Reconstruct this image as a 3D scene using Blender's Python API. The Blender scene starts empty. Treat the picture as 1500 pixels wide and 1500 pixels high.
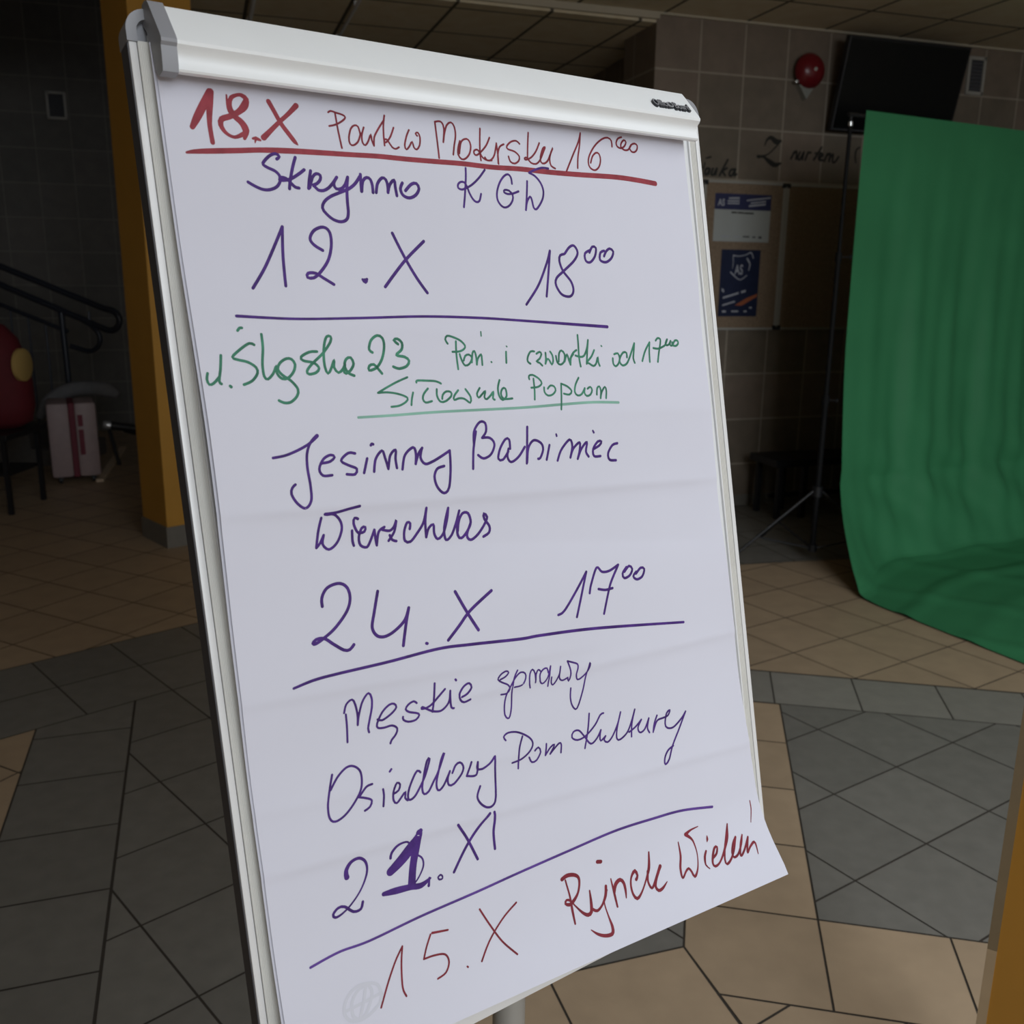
import bpy, bmesh, math, random
from mathutils import Vector, Matrix

random.seed(7)
C = bpy.context.scene.collection
S = bpy.context.scene
R = math.radians

# ------------------------------------------------------------------ camera
H = 1.6038
cam_d = bpy.data.cameras.new('camera')
cam_d.sensor_width = 36.0
cam_d.lens = 36.0 * 1384.6 / 1500.0
cam_d.clip_start = 0.02
cam = bpy.data.objects.new('camera', cam_d)
C.objects.link(cam)
_r, _u, _f = Vector((0.999932, 0.002774, 0.011365)), Vector((-0.011699, 0.237143, 0.971404)), Vector((0.0, 0.971471, -0.237159))
_m = Matrix((_r, _u, -_f)).transposed().to_4x4()
_m.translation = Vector((0, 0, H))
cam.matrix_world = _m
cam_d.dof.use_dof = True
cam_d.dof.focus_distance = 1.12
cam_d.dof.aperture_fstop = 9.0
S.camera = cam

# ------------------------------------------------------------------ world, light, exposure
W = bpy.data.worlds.new('world')
S.world = W
W.use_nodes = True
W.node_tree.nodes['Background'].inputs[0].default_value = (0.55, 0.62, 0.75, 1)
W.node_tree.nodes['Background'].inputs[1].default_value = 0.15
S.view_settings.view_transform = 'Standard'
S.view_settings.look = 'None'
S.view_settings.gamma = 1.0
S.view_settings.use_curve_mapping = False
S.view_settings.exposure = 0.0


def area(name, loc, target, sx, sy, power, col):
    l = bpy.data.lights.new(name, 'AREA')
    l.shape = 'RECTANGLE'
    l.size, l.size_y, l.energy, l.color = sx, sy, power, col
    o = bpy.data.objects.new(name, l)
    C.objects.link(o)
    o.location = loc
    o.rotation_euler = (Vector(target) - Vector(loc)).to_track_quat('-Z', 'Y').to_euler()
    return o


# daylight through the roof light over the taller bay the camera stands in
area('skylight_daylight', (3.55, -1.55, 5.95), (3.55, -1.55, 0), 5.2, 6.8, 310.0, (0.92, 0.96, 1.0))
# daylight through the tall glazing in the front wall behind the camera, to its right
area('window_daylight', (3.1, -4.94, 3.75), (3.1, 0.0, 3.45), 3.4, 3.6, 255.0, (0.89, 0.95, 1.0))


# ------------------------------------------------------------------ materials
def mat(name, col, rough=0.6, metal=0.0, vary=0.0, scale=20.0, bump=0.0, bscale=60.0, spec=0.5, island=0.0, coord='Object'):
    m = bpy.data.materials.new(name)
    m.use_nodes = True
    nt = m.node_tree
    b = nt.nodes['Principled BSDF']
    b.inputs['Roughness'].default_value = rough
    b.inputs['Metallic'].default_value = metal
    b.inputs['Specular IOR Level'].default_value = spec
    tc = nt.nodes.new('ShaderNodeTexCoord')
    n = nt.nodes.new('ShaderNodeTexNoise')
    n.inputs['Scale'].default_value = scale
    n.inputs['Detail'].default_value = 5
    nt.links.new(tc.outputs[coord], n.inputs['Vector'])
    r = nt.nodes.new('ShaderNodeValToRGB')
    r.color_ramp.elements[0].position = 0.3
    r.color_ramp.elements[1].position = 0.7
    r.color_ramp.elements[0].color = tuple(c * (1 - vary) for c in col) + (1,)
    r.color_ramp.elements[1].color = tuple(min(1, c * (1 + vary)) for c in col) + (1,)
    nt.links.new(n.outputs['Fac'], r.inputs['Fac'])
    out = r.outputs['Color']
    if island:
        g = nt.nodes.new('ShaderNodeNewGeometry')
        hs = nt.nodes.new('ShaderNodeHueSaturation')
        mr = nt.nodes.new('ShaderNodeMapRange')
        mr.inputs['To Min'].default_value = 1 - island
        mr.inputs['To Max'].default_value = 1 + island
        nt.links.new(g.outputs['Random Per Island'], mr.inputs['Value'])
        nt.links.new(mr.outputs['Result'], hs.inputs['Value'])
        nt.links.new(out, hs.inputs['Color'])
        out = hs.outputs['Color']
    nt.links.new(out, b.inputs['Base Color'])
    if bump:
        n2 = nt.nodes.new('ShaderNodeTexNoise')
        n2.inputs['Scale'].default_value = bscale
        n2.inputs['Detail'].default_value = 4
        nt.links.new(tc.outputs[coord], n2.inputs['Vector'])
        bp = nt.nodes.new('ShaderNodeBump')
        bp.inputs['Strength'].default_value = bump
        bp.inputs['Distance'].default_value = 0.002
        nt.links.new(n2.outputs['Fac'], bp.inputs['Height'])
        nt.links.new(bp.outputs['Normal'], b.inputs['Normal'])
    return m


def grid_mat(name, c1, c2, mortar, size, msize, rough=0.5, bias=0.0):
    """square tiles or panels on UVs given in metres"""
    m = bpy.data.materials.new(name)
    m.use_nodes = True
    nt = m.node_tree
    b = nt.nodes['Principled BSDF']
    b.inputs['Roughness'].default_value = rough
    uv = nt.nodes.new('ShaderNodeUVMap')
    br = nt.nodes.new('ShaderNodeTexBrick')
    br.offset = 0.0
    br.squash = 1.0
    br.inputs['Scale'].default_value = 1.0
    br.inputs['Brick Width'].default_value = size
    br.inputs['Row Height'].default_value = size
    br.inputs['Mortar Size'].default_value = msize
    br.inputs['Mortar Smooth'].default_value = 0.1
    br.inputs['Bias'].default_value = bias
    br.inputs['Color1'].default_value = c1 + (1,)
    br.inputs['Color2'].default_value = c2 + (1,)
    br.inputs['Mortar'].default_value = mortar + (1,)
    nt.links.new(uv.outputs['UV'], br.inputs['Vector'])
    n = nt.nodes.new('ShaderNodeTexNoise')
    n.inputs['Scale'].default_value = 9
    n.inputs['Detail'].default_value = 6
    nt.links.new(uv.outputs['UV'], n.inputs['Vector'])
    mx = nt.nodes.new('ShaderNodeMix')
    mx.data_type = 'RGBA'
    mx.blend_type = 'OVERLAY'
    mx.inputs['Factor'].default_value = 0.35
    nt.links.new(br.outputs['Color'], mx.inputs['A'])
    nt.links.new(n.outputs['Color'], mx.inputs['B'])
    bw = nt.nodes.new('ShaderNodeRGBToBW')
    nt.links.new(n.outputs['Color'], bw.inputs['Color'])
    nt.links.new(bw.outputs['Val'], mx.inputs['B'])
    nt.links.new(mx.outputs['Result'], b.inputs['Base Color'])
    return m


M = dict(
    paper=mat('paper', (0.685, 0.685, 0.775), 0.85, vary=0.012, scale=6, bump=0.10, bscale=14, spec=0.25),
    white_metal=mat('white_metal', (0.90, 0.92, 0.93), 0.38, metal=0.0, vary=0.01),
    aluminium=mat('aluminium', (0.80, 0.80, 0.80), 0.4, metal=0.08, vary=0.02),
    track=mat('track', (0.74, 0.73, 0.69), 0.55, vary=0.03),
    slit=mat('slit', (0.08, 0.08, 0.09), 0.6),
    whiteboard=mat('whiteboard', (0.78, 0.79, 0.80), 0.25, vary=0.01),
    grey_plastic=mat('grey_plastic', (0.30, 0.305, 0.33), 0.42, vary=0.02),
    black=mat('black', (0.012, 0.012, 0.014), 0.5),
    badge=mat('badge', (0.02, 0.022, 0.03), 0.4),
    badge_face=mat('badge_face', (0.34, 0.345, 0.37), 0.4),
    black_metal=mat('black_metal', (0.016, 0.016, 0.018), 0.45),
    matt_black=mat('matt_black', (0.008, 0.008, 0.009), 0.7, spec=0.2),
    rod=mat('rod_white', (0.85, 0.87, 0.9), 0.5),
    light_grey=mat('light_grey_tile', (0.255, 0.24, 0.21), 0.5, vary=0.07, scale=16, island=0.05),
    grey_tube=mat('grey_tube', (0.42, 0.42, 0.40), 0.4, metal=0.3),
    beige=mat('beige_tile', (0.42, 0.31, 0.205), 0.5, vary=0.07, scale=9, island=0.06),
    grey=mat('grey_tile', (0.19, 0.18, 0.16), 0.5, vary=0.08, scale=16, island=0.07),
    grout=mat('grout', (0.045, 0.036, 0.028), 0.9),
    yellow=mat('yellow_paint', (0.60, 0.30, 0.045), 0.55, vary=0.04, scale=4),
    corner=mat('corner_chamfer', (0.17, 0.125, 0.07), 0.55, vary=0.05),
    tan=mat('tan_tile', (0.34, 0.25, 0.15), 0.5, vary=0.05),
    skirt=mat('skirting_tile', (0.20, 0.185, 0.16), 0.5, vary=0.06),
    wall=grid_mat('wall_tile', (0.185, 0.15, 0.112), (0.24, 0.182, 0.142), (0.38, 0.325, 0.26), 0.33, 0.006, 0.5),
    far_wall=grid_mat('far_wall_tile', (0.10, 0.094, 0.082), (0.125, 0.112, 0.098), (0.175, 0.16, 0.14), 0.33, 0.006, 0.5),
    ceiling=grid_mat('ceiling_panel', (0.70, 0.60, 0.43), (0.74, 0.64, 0.47), (0.10, 0.085, 0.06), 0.6, 0.012, 0.8),
    plaster=mat('plaster', (0.26, 0.25, 0.23), 0.9, vary=0.03, scale=3),
    trim=mat('trim_paint', (0.50, 0.44, 0.34), 0.6),
    green=mat('green_cloth', (0.046, 0.245, 0.105), 0.62, vary=0.06, scale=3, bump=0.15, bscale=400, spec=0.3),
    cork=mat('cork', (0.28, 0.20, 0.135), 0.9, vary=0.15, scale=60),
    poster_white=mat('poster_white', (0.46, 0.475, 0.46), 0.6),
    poster_blue=mat('poster_blue', (0.032, 0.035, 0.11), 0.5, vary=0.05),
    poster_navy=mat('poster_navy', (0.012, 0.018, 0.06), 0.5, vary=0.1),
    poster_orange=mat('poster_orange', (0.42, 0.12, 0.05), 0.5),
    poster_pale=mat('poster_pale', (0.45, 0.46, 0.52), 0.6),
    screen=mat('screen', (0.006, 0.006, 0.007), 0.18),
    bell_red=mat('bell_red', (0.19, 0.010, 0.016), 0.28, vary=0.03),
    bell_grey=mat('bell_grey', (0.32, 0.32, 0.29), 0.5),
    bright=mat('bright_steel', (0.85, 0.85, 0.85), 0.2, metal=0.6),
    vent_frame=mat('vent_frame', (0.42, 0.40, 0.36), 0.5),
    lettering=mat('lettering', (0.02, 0.018, 0.016), 0.6),
    suitcase=mat('suitcase_shell', (0.38, 0.285, 0.285), 0.5, vary=0.05),
    dark_red=mat('dark_red', (0.16, 0.012, 0.03), 0.6, vary=0.05),
    rucksack=mat('rucksack_red', (0.13, 0.008, 0.015), 0.75, vary=0.08),
    patch=mat('patch_yellow', (0.62, 0.42, 0.14), 0.6),
    cloth_grey=mat('cloth_grey', (0.19, 0.19, 0.2), 0.9, vary=0.08),
    navy_metal=mat('navy_metal', (0.03, 0.035, 0.05), 0.3, metal=0.2),
    wood=mat('pale_wood', (0.70, 0.55, 0.40), 0.6, vary=0.1),
    stair=mat('stair_stone', (0.12, 0.11, 0.10), 0.6, vary=0.08),
    glass_frame=mat('window_frame', (0.6, 0.6, 0.6), 0.5),
    ink_red=mat('ink_red', (0.30, 0.048, 0.064), 0.6, vary=0.16, scale=90, spec=0.2),
    ink_dark_red=mat('ink_dark_red', (0.215, 0.028, 0.042), 0.6, vary=0.2, scale=90, spec=0.2),
    ink_purple=mat('ink_purple', (0.072, 0.028, 0.19), 0.6, vary=0.28, scale=70, spec=0.2),
    ink_violet=mat('ink_violet', (0.11, 0.052, 0.26), 0.6, vary=0.25, scale=20, spec=0.2),
    ink_green=mat('ink_green', (0.052, 0.205, 0.13), 0.6, vary=0.30, scale=80, spec=0.2),
    ink_palegreen=mat('ink_palegreen', (0.22, 0.42, 0.34), 0.6, vary=0.2, scale=15, spec=0.2),
    ink_faint=mat('ink_faint', (0.625, 0.63, 0.70), 0.8, spec=0.2),
)


# ------------------------------------------------------------------ helpers
class MB:
    """collects shapes given in world coordinates; build() links them as one mesh object"""

    def __init__(self):
        self.bm = bmesh.new()

    def face(self, pts):
        try:
            return self.bm.faces.new([self.bm.verts.new(p) for p in pts])
        except ValueError:
            return None

    def box(self, o, ex, ey, ez, bev=0.0):
        """o = centre, ex ey ez = half-extent vectors"""
        o, ex, ey, ez = map(Vector, (o, ex, ey, ez))
        b = self.bm
        vs = [b.verts.new(o + sx * ex + sy * ey + sz * ez) for sx in (-1, 1) for sy in (-1, 1) for sz in (-1, 1)]
        fs = [b.faces.new([vs[i] for i in f]) for f in ((0, 1, 3, 2), (4, 6, 7, 5), (0, 4, 5, 1), (2, 3, 7, 6), (0, 2, 6, 4), (1, 5, 7, 3))]
        if bev:
            es = list({e for f in fs for e in f.edges})
            bmesh.ops.bevel(b, geom=es, offset=bev, segments=2, affect='EDGES', profile=0.6)

    def abox(self, x0, x1, y0, y1, z0, z1, bev=0.0):
        self.box(((x0 + x1) / 2, (y0 + y1) / 2, (z0 + z1) / 2), ((x1 - x0) / 2, 0, 0), (0, (y1 - y0) / 2, 0), (0, 0, (z1 - z0) / 2), bev)

    def tube(self, pts, rad, seg=12, caps=True):
        pts = [Vector(p) for p in pts]
        rads = rad if isinstance(rad, (list, tuple)) else [rad] * len(pts)
        rings = []
        up = None
        for i, p in enumerate(pts):
            a = pts[max(i - 1, 0)]
            c = pts[min(i + 1, len(pts) - 1)]
            t = (c - a).normalized()
            if up is None:
                up = Vector((0, 0, 1)) if abs(t.z) < 0.9 else Vector((1, 0, 0))
            x = t.cross(up).normalized()
            y = x.cross(t).normalized()
            up = y
            rings.append([self.bm.verts.new(p + rads[i] * (math.cos(2 * math.pi * k / seg) * x + math.sin(2 * math.pi * k / seg) * y)) for k in range(seg)])
        for a, c in zip(rings, rings[1:]):
            for k in range(seg):
                self.bm.faces.new((a[k], a[(k + 1) % seg], c[(k + 1) % seg], c[k]))
        if caps:
            self.bm.faces.new(rings[0][::-1])
            self.bm.faces.new(rings[-1])

    def prism(self, prof, a, b):
        """closed profile: list of Vectors at the near end; a,b = shift vectors of the two ends"""
        A = [self.bm.verts.new(Vector(p) + Vector(a)) for p in prof]
        B = [self.bm.verts.new(Vector(p) + Vector(b)) for p in prof]
        n = len(prof)
        for i in range(n):
            self.bm.faces.new((A[i], A[(i + 1) % n], B[(i + 1) % n], B[i]))
        self.bm.faces.new(A[::-1])
        self.bm.faces.new(B)

    def lathe(self, o, ax, prof, seg=32):
        """prof: (radius, height along ax)"""
        o, ax = Vector(o), Vector(ax).normalized()
        x = ax.orthogonal().normalized()
        y = ax.cross(x)
        rings = []
        for r, h in prof:
            if r < 1e-6:
                rings.append([self.bm.verts.new(o + ax * h)])
            else:
                rings.append([self.bm.verts.new(o + ax * h + r * (math.cos(2 * math.pi * k / seg) * x + math.sin(2 * math.pi * k / seg) * y)) for k in range(seg)])
        for a, c in zip(rings, rings[1:]):
            for k in range(seg):
                k2 = (k + 1) % seg
                if len(a) == 1 and len(c) > 1:
                    self.bm.faces.new((a[0], c[k], c[k2]))
                elif len(c) == 1 and len(a) > 1:
                    self.bm.faces.new((a[k], a[k2], c[0]))
                elif len(a) > 1:
                    self.bm.faces.new((a[k], a[k2], c[k2], c[k]))

    def grid(self, fn, nu, nv):
        vs = [[self.bm.verts.new(fn(i / nu, j / nv)) for j in range(nv + 1)] for i in range(nu + 1)]
        for i in range(nu):
            for j in range(nv):
                self.bm.faces.new((vs[i][j], vs[i + 1][j], vs[i + 1][j + 1], vs[i][j + 1]))

    def build(self, name, material, parent=None, smooth=False, origin=None, normals=True, angle=35):
        me = bpy.data.meshes.new(name)
        if normals:
            bmesh.ops.recalc_face_normals(self.bm, faces=self.bm.faces[:])
        o = bpy.data.objects.new(name, me)
        C.objects.link(o)
        if parent is not None:
            root = parent
            while root.parent:
                root = root.parent
            off = Vector(root.location)
            o.parent = parent
            if parent is not root:
                off = off + Vector(parent.location)
        else:
            off = Vector(origin) if origin else Vector((0, 0, 0))
            o.location = off
        bmesh.ops.translate(self.bm, verts=self.bm.verts[:], vec=-off)
        self.bm.to_mesh(me)
        self.bm.free()
        for m_ in (material if isinstance(material, list) else [material]):
            me.materials.append(m_)
        if smooth:
            me.shade_smooth()
            me.set_sharp_from_angle(angle=R(angle))
        return o


def tag(o, label, cat, group=None):
    o['label'] = label
    o['category'] = cat
    if group:
        o['group'] = group
    return o


def thing(name, label, cat, loc, group=None):
    o = bpy.data.objects.new(name, None)
    C.objects.link(o)
    o.location = loc
    o.empty_display_size = 0.1
    return tag(o, label, cat, group)


def struct(o):
    o['kind'] = 'structure'
    return o


def uv_set(o, fn):
    me = o.data
    l = me.uv_layers.new(name='UVMap')
    for p in me.polygons:
        for li in p.loop_indices:
            l.data[li].uv = fn(o.location + me.vertices[me.loops[li].vertex_index].co, p.normal)


def dv(az):
    return Vector((math.sin(R(az)), math.cos(R(az)), 0))


def smooth_path(pts, step):
    """Catmull-Rom through (x, y, w) points"""
    if len(pts) < 3:
        out = []
        a, b = pts[0], pts[-1]
        n = max(1, int(math.hypot(b[0] - a[0], b[1] - a[1]) / step))
        return [tuple(a[k] + (b[k] - a[k]) * i / n for k in range(3)) for i in range(n + 1)]
    out = []
    P = [pts[0]] + list(pts) + [pts[-1]]
    for i in range(1, len(P) - 2):
        p0, p1, p2, p3 = P[i - 1], P[i], P[i + 1], P[i + 2]
        n = max(2, int(math.hypot(p2[0] - p1[0], p2[1] - p1[1]) / step))
        for k in range(n):
            t = k / n
            out.append(tuple(0.5 * (2 * p1[j] + (p2[j] - p0[j]) * t + (2 * p0[j] - 5 * p1[j] + 4 * p2[j] - p3[j]) * t * t + (3 * p1[j] - p0[j] - 3 * p2[j] + p3[j]) * t ** 3) for j in range(3)))
    out.append(pts[-1])
    return out


def stroke(mb, pts, place, lift, step=0.0025):
    """flat pen stroke with round ends; place(x, y, lift) -> world point"""
    path = smooth_path(pts, step)
    L, Rr = [], []
    n = len(path)
    for i, (x, y, w) in enumerate(path):
        a, b = path[max(i - 1, 0)], path[min(i + 1, n - 1)]
        tx, ty = b[0] - a[0], b[1] - a[1]
        l = math.hypot(tx, ty) or 1.0
        nx, ny = -ty / l, tx / l
        h = max(w, 0.0005) / 2
        L.append(mb.bm.verts.new(place(x + nx * h, y + ny * h, lift)))
        Rr.append(mb.bm.verts.new(place(x - nx * h, y - ny * h, lift)))
    for i in range(n - 1):
        try:
            mb.bm.faces.new((L[i], L[i + 1], Rr[i + 1], Rr[i]))
        except ValueError:
            pass
    for end, nb in ((0, 1), (n - 1, n - 2)):
        x, y, w = path[end]
        dx, dy = x - path[nb][0], y - path[nb][1]
        a0 = math.atan2(dy, dx)
        h = max(w, 0.0005) / 2
        fan = [mb.bm.verts.new(place(x + h * math.cos(a0 + t), y + h * math.sin(a0 + t), lift)) for t in [(-90 + 30 * k) * math.pi / 180 for k in range(7)]]
        mb.bm.faces.new(fan)


def parse(block, k=1e-4):
    return [[tuple(float(v) * k for v in t.split(',')) for t in ln.split()] for ln in block.strip().split('\n')]


def text_mesh(mb, s, size, place, depth=0.0, shear=0.0, spacing=1.0, bold=0.0):
    """letters of the built-in font, laid out from x = 0; place(x, y, z) -> world point"""
    cu = bpy.data.curves.new('lettering', 'FONT')
    cu.body = s
    cu.size = size
    cu.extrude = depth
    cu.shear = shear
    cu.offset = bold
    cu.space_character = spacing
    ob = bpy.data.objects.new('lettering', cu)
    C.objects.link(ob)
    dg = bpy.context.evaluated_depsgraph_get()
    me = bpy.data.meshes.new_from_object(ob.evaluated_get(dg))
    for v in me.vertices:
        v.co = Vector(place(*v.co))
    mb.bm.from_mesh(me)
    bpy.data.objects.remove(ob)
    bpy.data.curves.remove(cu)
    bpy.data.meshes.remove(me)


# ------------------------------------------------------------------ floor: real tiles cut to the ring pattern
def isect(l1, l2):
    (p, a), (q, b) = l1, l2
    d, e = dv(a), dv(b)
    det = d.x * -e.y + e.x * d.y
    r = (q[0] - p[0], q[1] - p[1])
    t = (r[0] * -e.y + e.x * r[1]) / det
    return (p[0] + d.x * t, p[1] + d.y * t)


def along(l, t):
    d = dv(l[1])
    return (l[0][0] + d.x * t, l[0][1] + d.y * t)


def ccw(poly):
    a = sum(poly[i][0] * poly[(i + 1) % len(poly)][1] - poly[(i + 1) % len(poly)][0] * poly[i][1] for i in range(len(poly)))
    return poly if a > 0 else poly[::-1]


def clip_half(poly, p, n, off=0.0):
    """keep the side where (x - p).n >= off"""
    out = []
    for i in range(len(poly)):
        a, b = poly[i], poly[(i + 1) % len(poly)]
        da = (a[0] - p[0]) * n[0] + (a[1] - p[1]) * n[1] - off
        db = (b[0] - p[0]) * n[0] + (b[1] - p[1]) * n[1] - off
        if da >= 0:
            out.append(a)
        if (da > 0 > db) or (da < 0 < db):
            t = da / (da - db)
            out.append((a[0] + (b[0] - a[0]) * t, a[1] + (b[1] - a[1]) * t))
    return out


def clip_poly(poly, reg, inset=0.0):
    for i in range(len(reg)):
        a, b = reg[i], reg[(i + 1) % len(reg)]
        l = math.hypot(b[0] - a[0], b[1] - a[1])
        if l < 1e-6:
            continue
        n = (-(b[1] - a[1]) / l, (b[0] - a[0]) / l)
        poly = clip_half(poly, a, n, inset)
        if len(poly) < 3:
            return []
    return poly


Lv1, B_ = ((-1.05, 2.18), 161.5), ((-1.35, 3.50), 47.0)
Lv2 = ((-1.05 - 0.313, 2.18 - 0.105), 161.5)
F_, F2 = ((0.44, 2.03), 72.0), ((0.44 + 0.33 * 0.3173, 2.03 - 0.33 * 0.9483), 72.0)
G_, vR = ((0.44, 2.03), 11.4), ((0.81, 2.15), 11.1)
Rb, Rt = ((1.06, 3.44), 101.1), ((1.122, 3.756), 101.1)
lo, lo2 = ((0.80, 2.14), 101.4), ((0.74, 1.82), 101.4)
D_ = ((0.44, 2.03), 161.3)
A_ = ((-1.80, 3.98), 47.0)
Q_ = ((1.37, 5.34), 78.0)
kb = isect(B_, Rb)
K_ = (kb, -5.0)
far = 6.0
lg, o1, o2 = 146.3, (0.9058 * H, 3.0469 * H), (0.7148 * H, 2.0086 * H)
regions = [
    ('g', [isect(Lv1, F_), (0.44, 2.03), isect(G_, Rb), kb, isect(Lv1, B_)], (-1.35, 3.50), 47.0),
    ('g', [along(B_, -6), kb, isect(A_, K_), along(A_, -6)], (-1.35, 3.50), 47.0),
    ('g', [isect(Lv1, B_), along(Lv1, 4.6), along(Lv2, 4.6), isect(Lv2, B_)], (-1.28, 2.86), 71.5),
    ('b', [isect(Lv2, B_), along(Lv2, 5.5), (-8.0, -3.3), along(B_, -9)], (-1.63, 2.84), 27.0),
    ('b', [isect(Lv1, F_), (0.44, 2.03), isect(F2, D_), isect(Lv1, F2)], (0.44, 2.03), 72.0, 0.36, 0.36),
    ('b', [(0.44, 2.03), isect(G_, Rb), isect(vR, Rb), isect(vR, lo2), isect(D_, lo2)], (0.80 + 0.012, 2.14 - 0.002), 101.4, 0.50, 0.33),
    ('b', [isect(vR, lo), along(lo, 6), along(lo2, 6), isect(vR, lo2)], (0.80, 2.14), 101.4),
    ('g', [isect(vR, Rb), isect(vR, lo), along(lo, 6), along(Rb, 6)], o2, lg),
    ('l', [kb, along(Rb, 6), along(Rt, 6), isect(Rt, K_)], (1.43, 3.69), 101.2),
    ('b', [isect(Rt, K_), along(Rt, 6), along(Q_, 6), isect(Q_, K_)], o1, lg),
    ('g', [isect(Q_, K_), along(Q_, 6), (7.5, 11.5), along(K_, 8)], (1.37, 5.34), 72.0),
    ('b', [along(A_, -9), isect(A_, K_), along(K_, 8), (-9, 11.8)], (-2.07, 4.25), 28.0),
    ('b', [isect(Lv1, F2), isect(F2, D_), along(D_, 6), along(Lv1, 7.5)], (0.10, 1.6), 27.0),
    ('b', [isect(D_, lo2), along(lo2, 6), (7, -5.5), along(D_, 7)], (0.52, 1.75), 56.0),
]
S_T = 0.330
fm = MB()
fm.face([(-9, -5.2, -0.0025), (7.5, -5.2, -0.0025), (7.5, 12, -0.0025), (-9, 12, -0.0025)])
fm.face([(-9, -5.2, -0.05), (7.5, -5.2, -0.05), (7.5, 12, -0.05), (-9, 12, -0.05)])
idx = []
for kind, reg, org, az, *sz in regions:
    reg = ccw(reg)
    su, sw = sz if sz else (S_T, S_T)
    d, e = dv(az), dv(az + 90)
    ii = [(p[0] - org[0]) * d.x + (p[1] - org[1]) * d.y for p in reg]
    jj = [(p[0] - org[0]) * e.x + (p[1] - org[1]) * e.y for p in reg]
    for i in range(int(math.floor(min(ii) / su)) - 1, int(max(ii) / su) + 2):
        for j in range(int(math.floor(min(jj) / sw)) - 1, int(max(jj) / sw) + 2):
            cell = [(org[0] + su * (i + a) * d.x + sw * (j + b) * e.x, org[1] + su * (i + a) * d.y + sw * (j + b) * e.y) for a, b in ((0, 0), (1, 0), (1, 1), (0, 1))]
            c = ccw(cell)
            cx = sum(p[0] for p in c) / 4
            cy = sum(p[1] for p in c) / 4
            if cx < -8.5 or cx > 7 or cy < -5 or cy > 11.8:
                continue
            g = 0.003
            c2 = clip_poly(c, c, g)
            c2 = clip_poly(c2, reg, g) if len(c2) > 2 else []
            if len(c2) < 3:
                continue
            q = []
            for p in c2:
                if not q or math.hypot(p[0] - q[-1][0], p[1] - q[-1][1]) > 1e-4:
                    q.append(p)
            if len(q) > 2 and math.hypot(q[0][0] - q[-1][0], q[0][1] - q[-1][1]) < 1e-4:
                q.pop()
            if len(q) < 3:
                continue
            f = fm.face([(p[0], p[1], 0.0) for p in q])
            if f:
                f.material_index = {'b': 1, 'g': 2, 'l': 3}[kind]
floor = struct(fm.build('floor', [M['grout'], M['beige'], M['grey'], M['light_grey']], normals=False))

# ------------------------------------------------------------------ walls and ceiling
WD = dv(72)                       # along the tiled wall
WN = Vector((WD.y, -WD.x, 0))     # out of the wall, towards the hall
WP = Vector((1.699, 6.887, 0))


def on_wall(w, z, off=0.0):
    return WP + WD * w + Vector((0, 0, z)) + WN * off


def wall(name, p, q, z0, z1, t, m, uvd=None, z_off=0.0, u_off=0.0):
    """slab from p to q, thickness t away from the room (to the left of p->q)"""
    p, q = Vector((p[0], p[1], 0)), Vector((q[0], q[1], 0))
    d = (q - p).normalized()
    n = Vector((-d.y, d.x, 0))
    b = MB()
    b.prism([p + Vector((0, 0, z0)), q + Vector((0, 0, z0)), q + Vector((0, 0, z1)), p + Vector((0, 0, z1))], (0, 0, 0), n * t)
    o = struct(b.build(name, m))
    uv_set(o, lambda co, no: (((co - p).dot(d) - u_off) if abs(no.dot(d)) < 0.7 else ((co - p).dot(n)), co.z - z_off))
    return o


wl = on_wall(-0.85, 0)
wr = on_wall(4.75, 0)
wall('wall_back', (wl.x, wl.y), (wr.x, wr.y), 0, 3.285, 0.49, M['wall'], z_off=-0.016, u_off=-0.85 + 0.85 + 0.653)
fp = Vector((-4.7, 9.94, 0))
fa, fb = fp - WD * 4.0, fp + WD * 5.6
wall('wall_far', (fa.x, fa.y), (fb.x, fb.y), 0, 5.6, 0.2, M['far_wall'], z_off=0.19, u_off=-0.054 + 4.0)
wall('wall_left', (-8.2, -4.0), (-8.2, 9.0), 0, 6.3, 0.2, M['plaster'])
b = MB()
b.abox(6.2, 6.4, -5.2, 8.7, 0, 6.3)
struct(b.build('wall_right', M['plaster']))
b = MB()
for x0, x1, z0, z1 in ((-8.4, 1.35, 0, 6.3), (4.85, 6.2, 0, 6.3), (1.35, 4.85, 0, 1.9), (1.35, 4.85, 5.6, 6.3)):
    b.abox(x0, x1, -5.2, -5.0, z0, z1)
struct(b.build('wall_front', M['plaster']))
b = MB()
for k in range(5):
    x = 1.38 + 3.44 * k / 4
    b.abox(x - 0.035, x + 0.035, -5.1, -5.02, 1.9, 5.6)
for z in (1.93, 3.15, 4.4, 5.57):
    b.abox(1.35, 4.85, -5.1, -5.02, z - 0.03, z + 0.03)
struct(b.build('window_1', M['glass_frame']))

hx0, hx1, hy0, hy1 = 0.95, 6.2, -5.0, 1.9
b = MB()


def slab(b, poly, z, t=0.05):
    b.prism([Vector((x, y, z)) for x, y in poly], (0, 0, 0), (0, 0, t))


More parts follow.
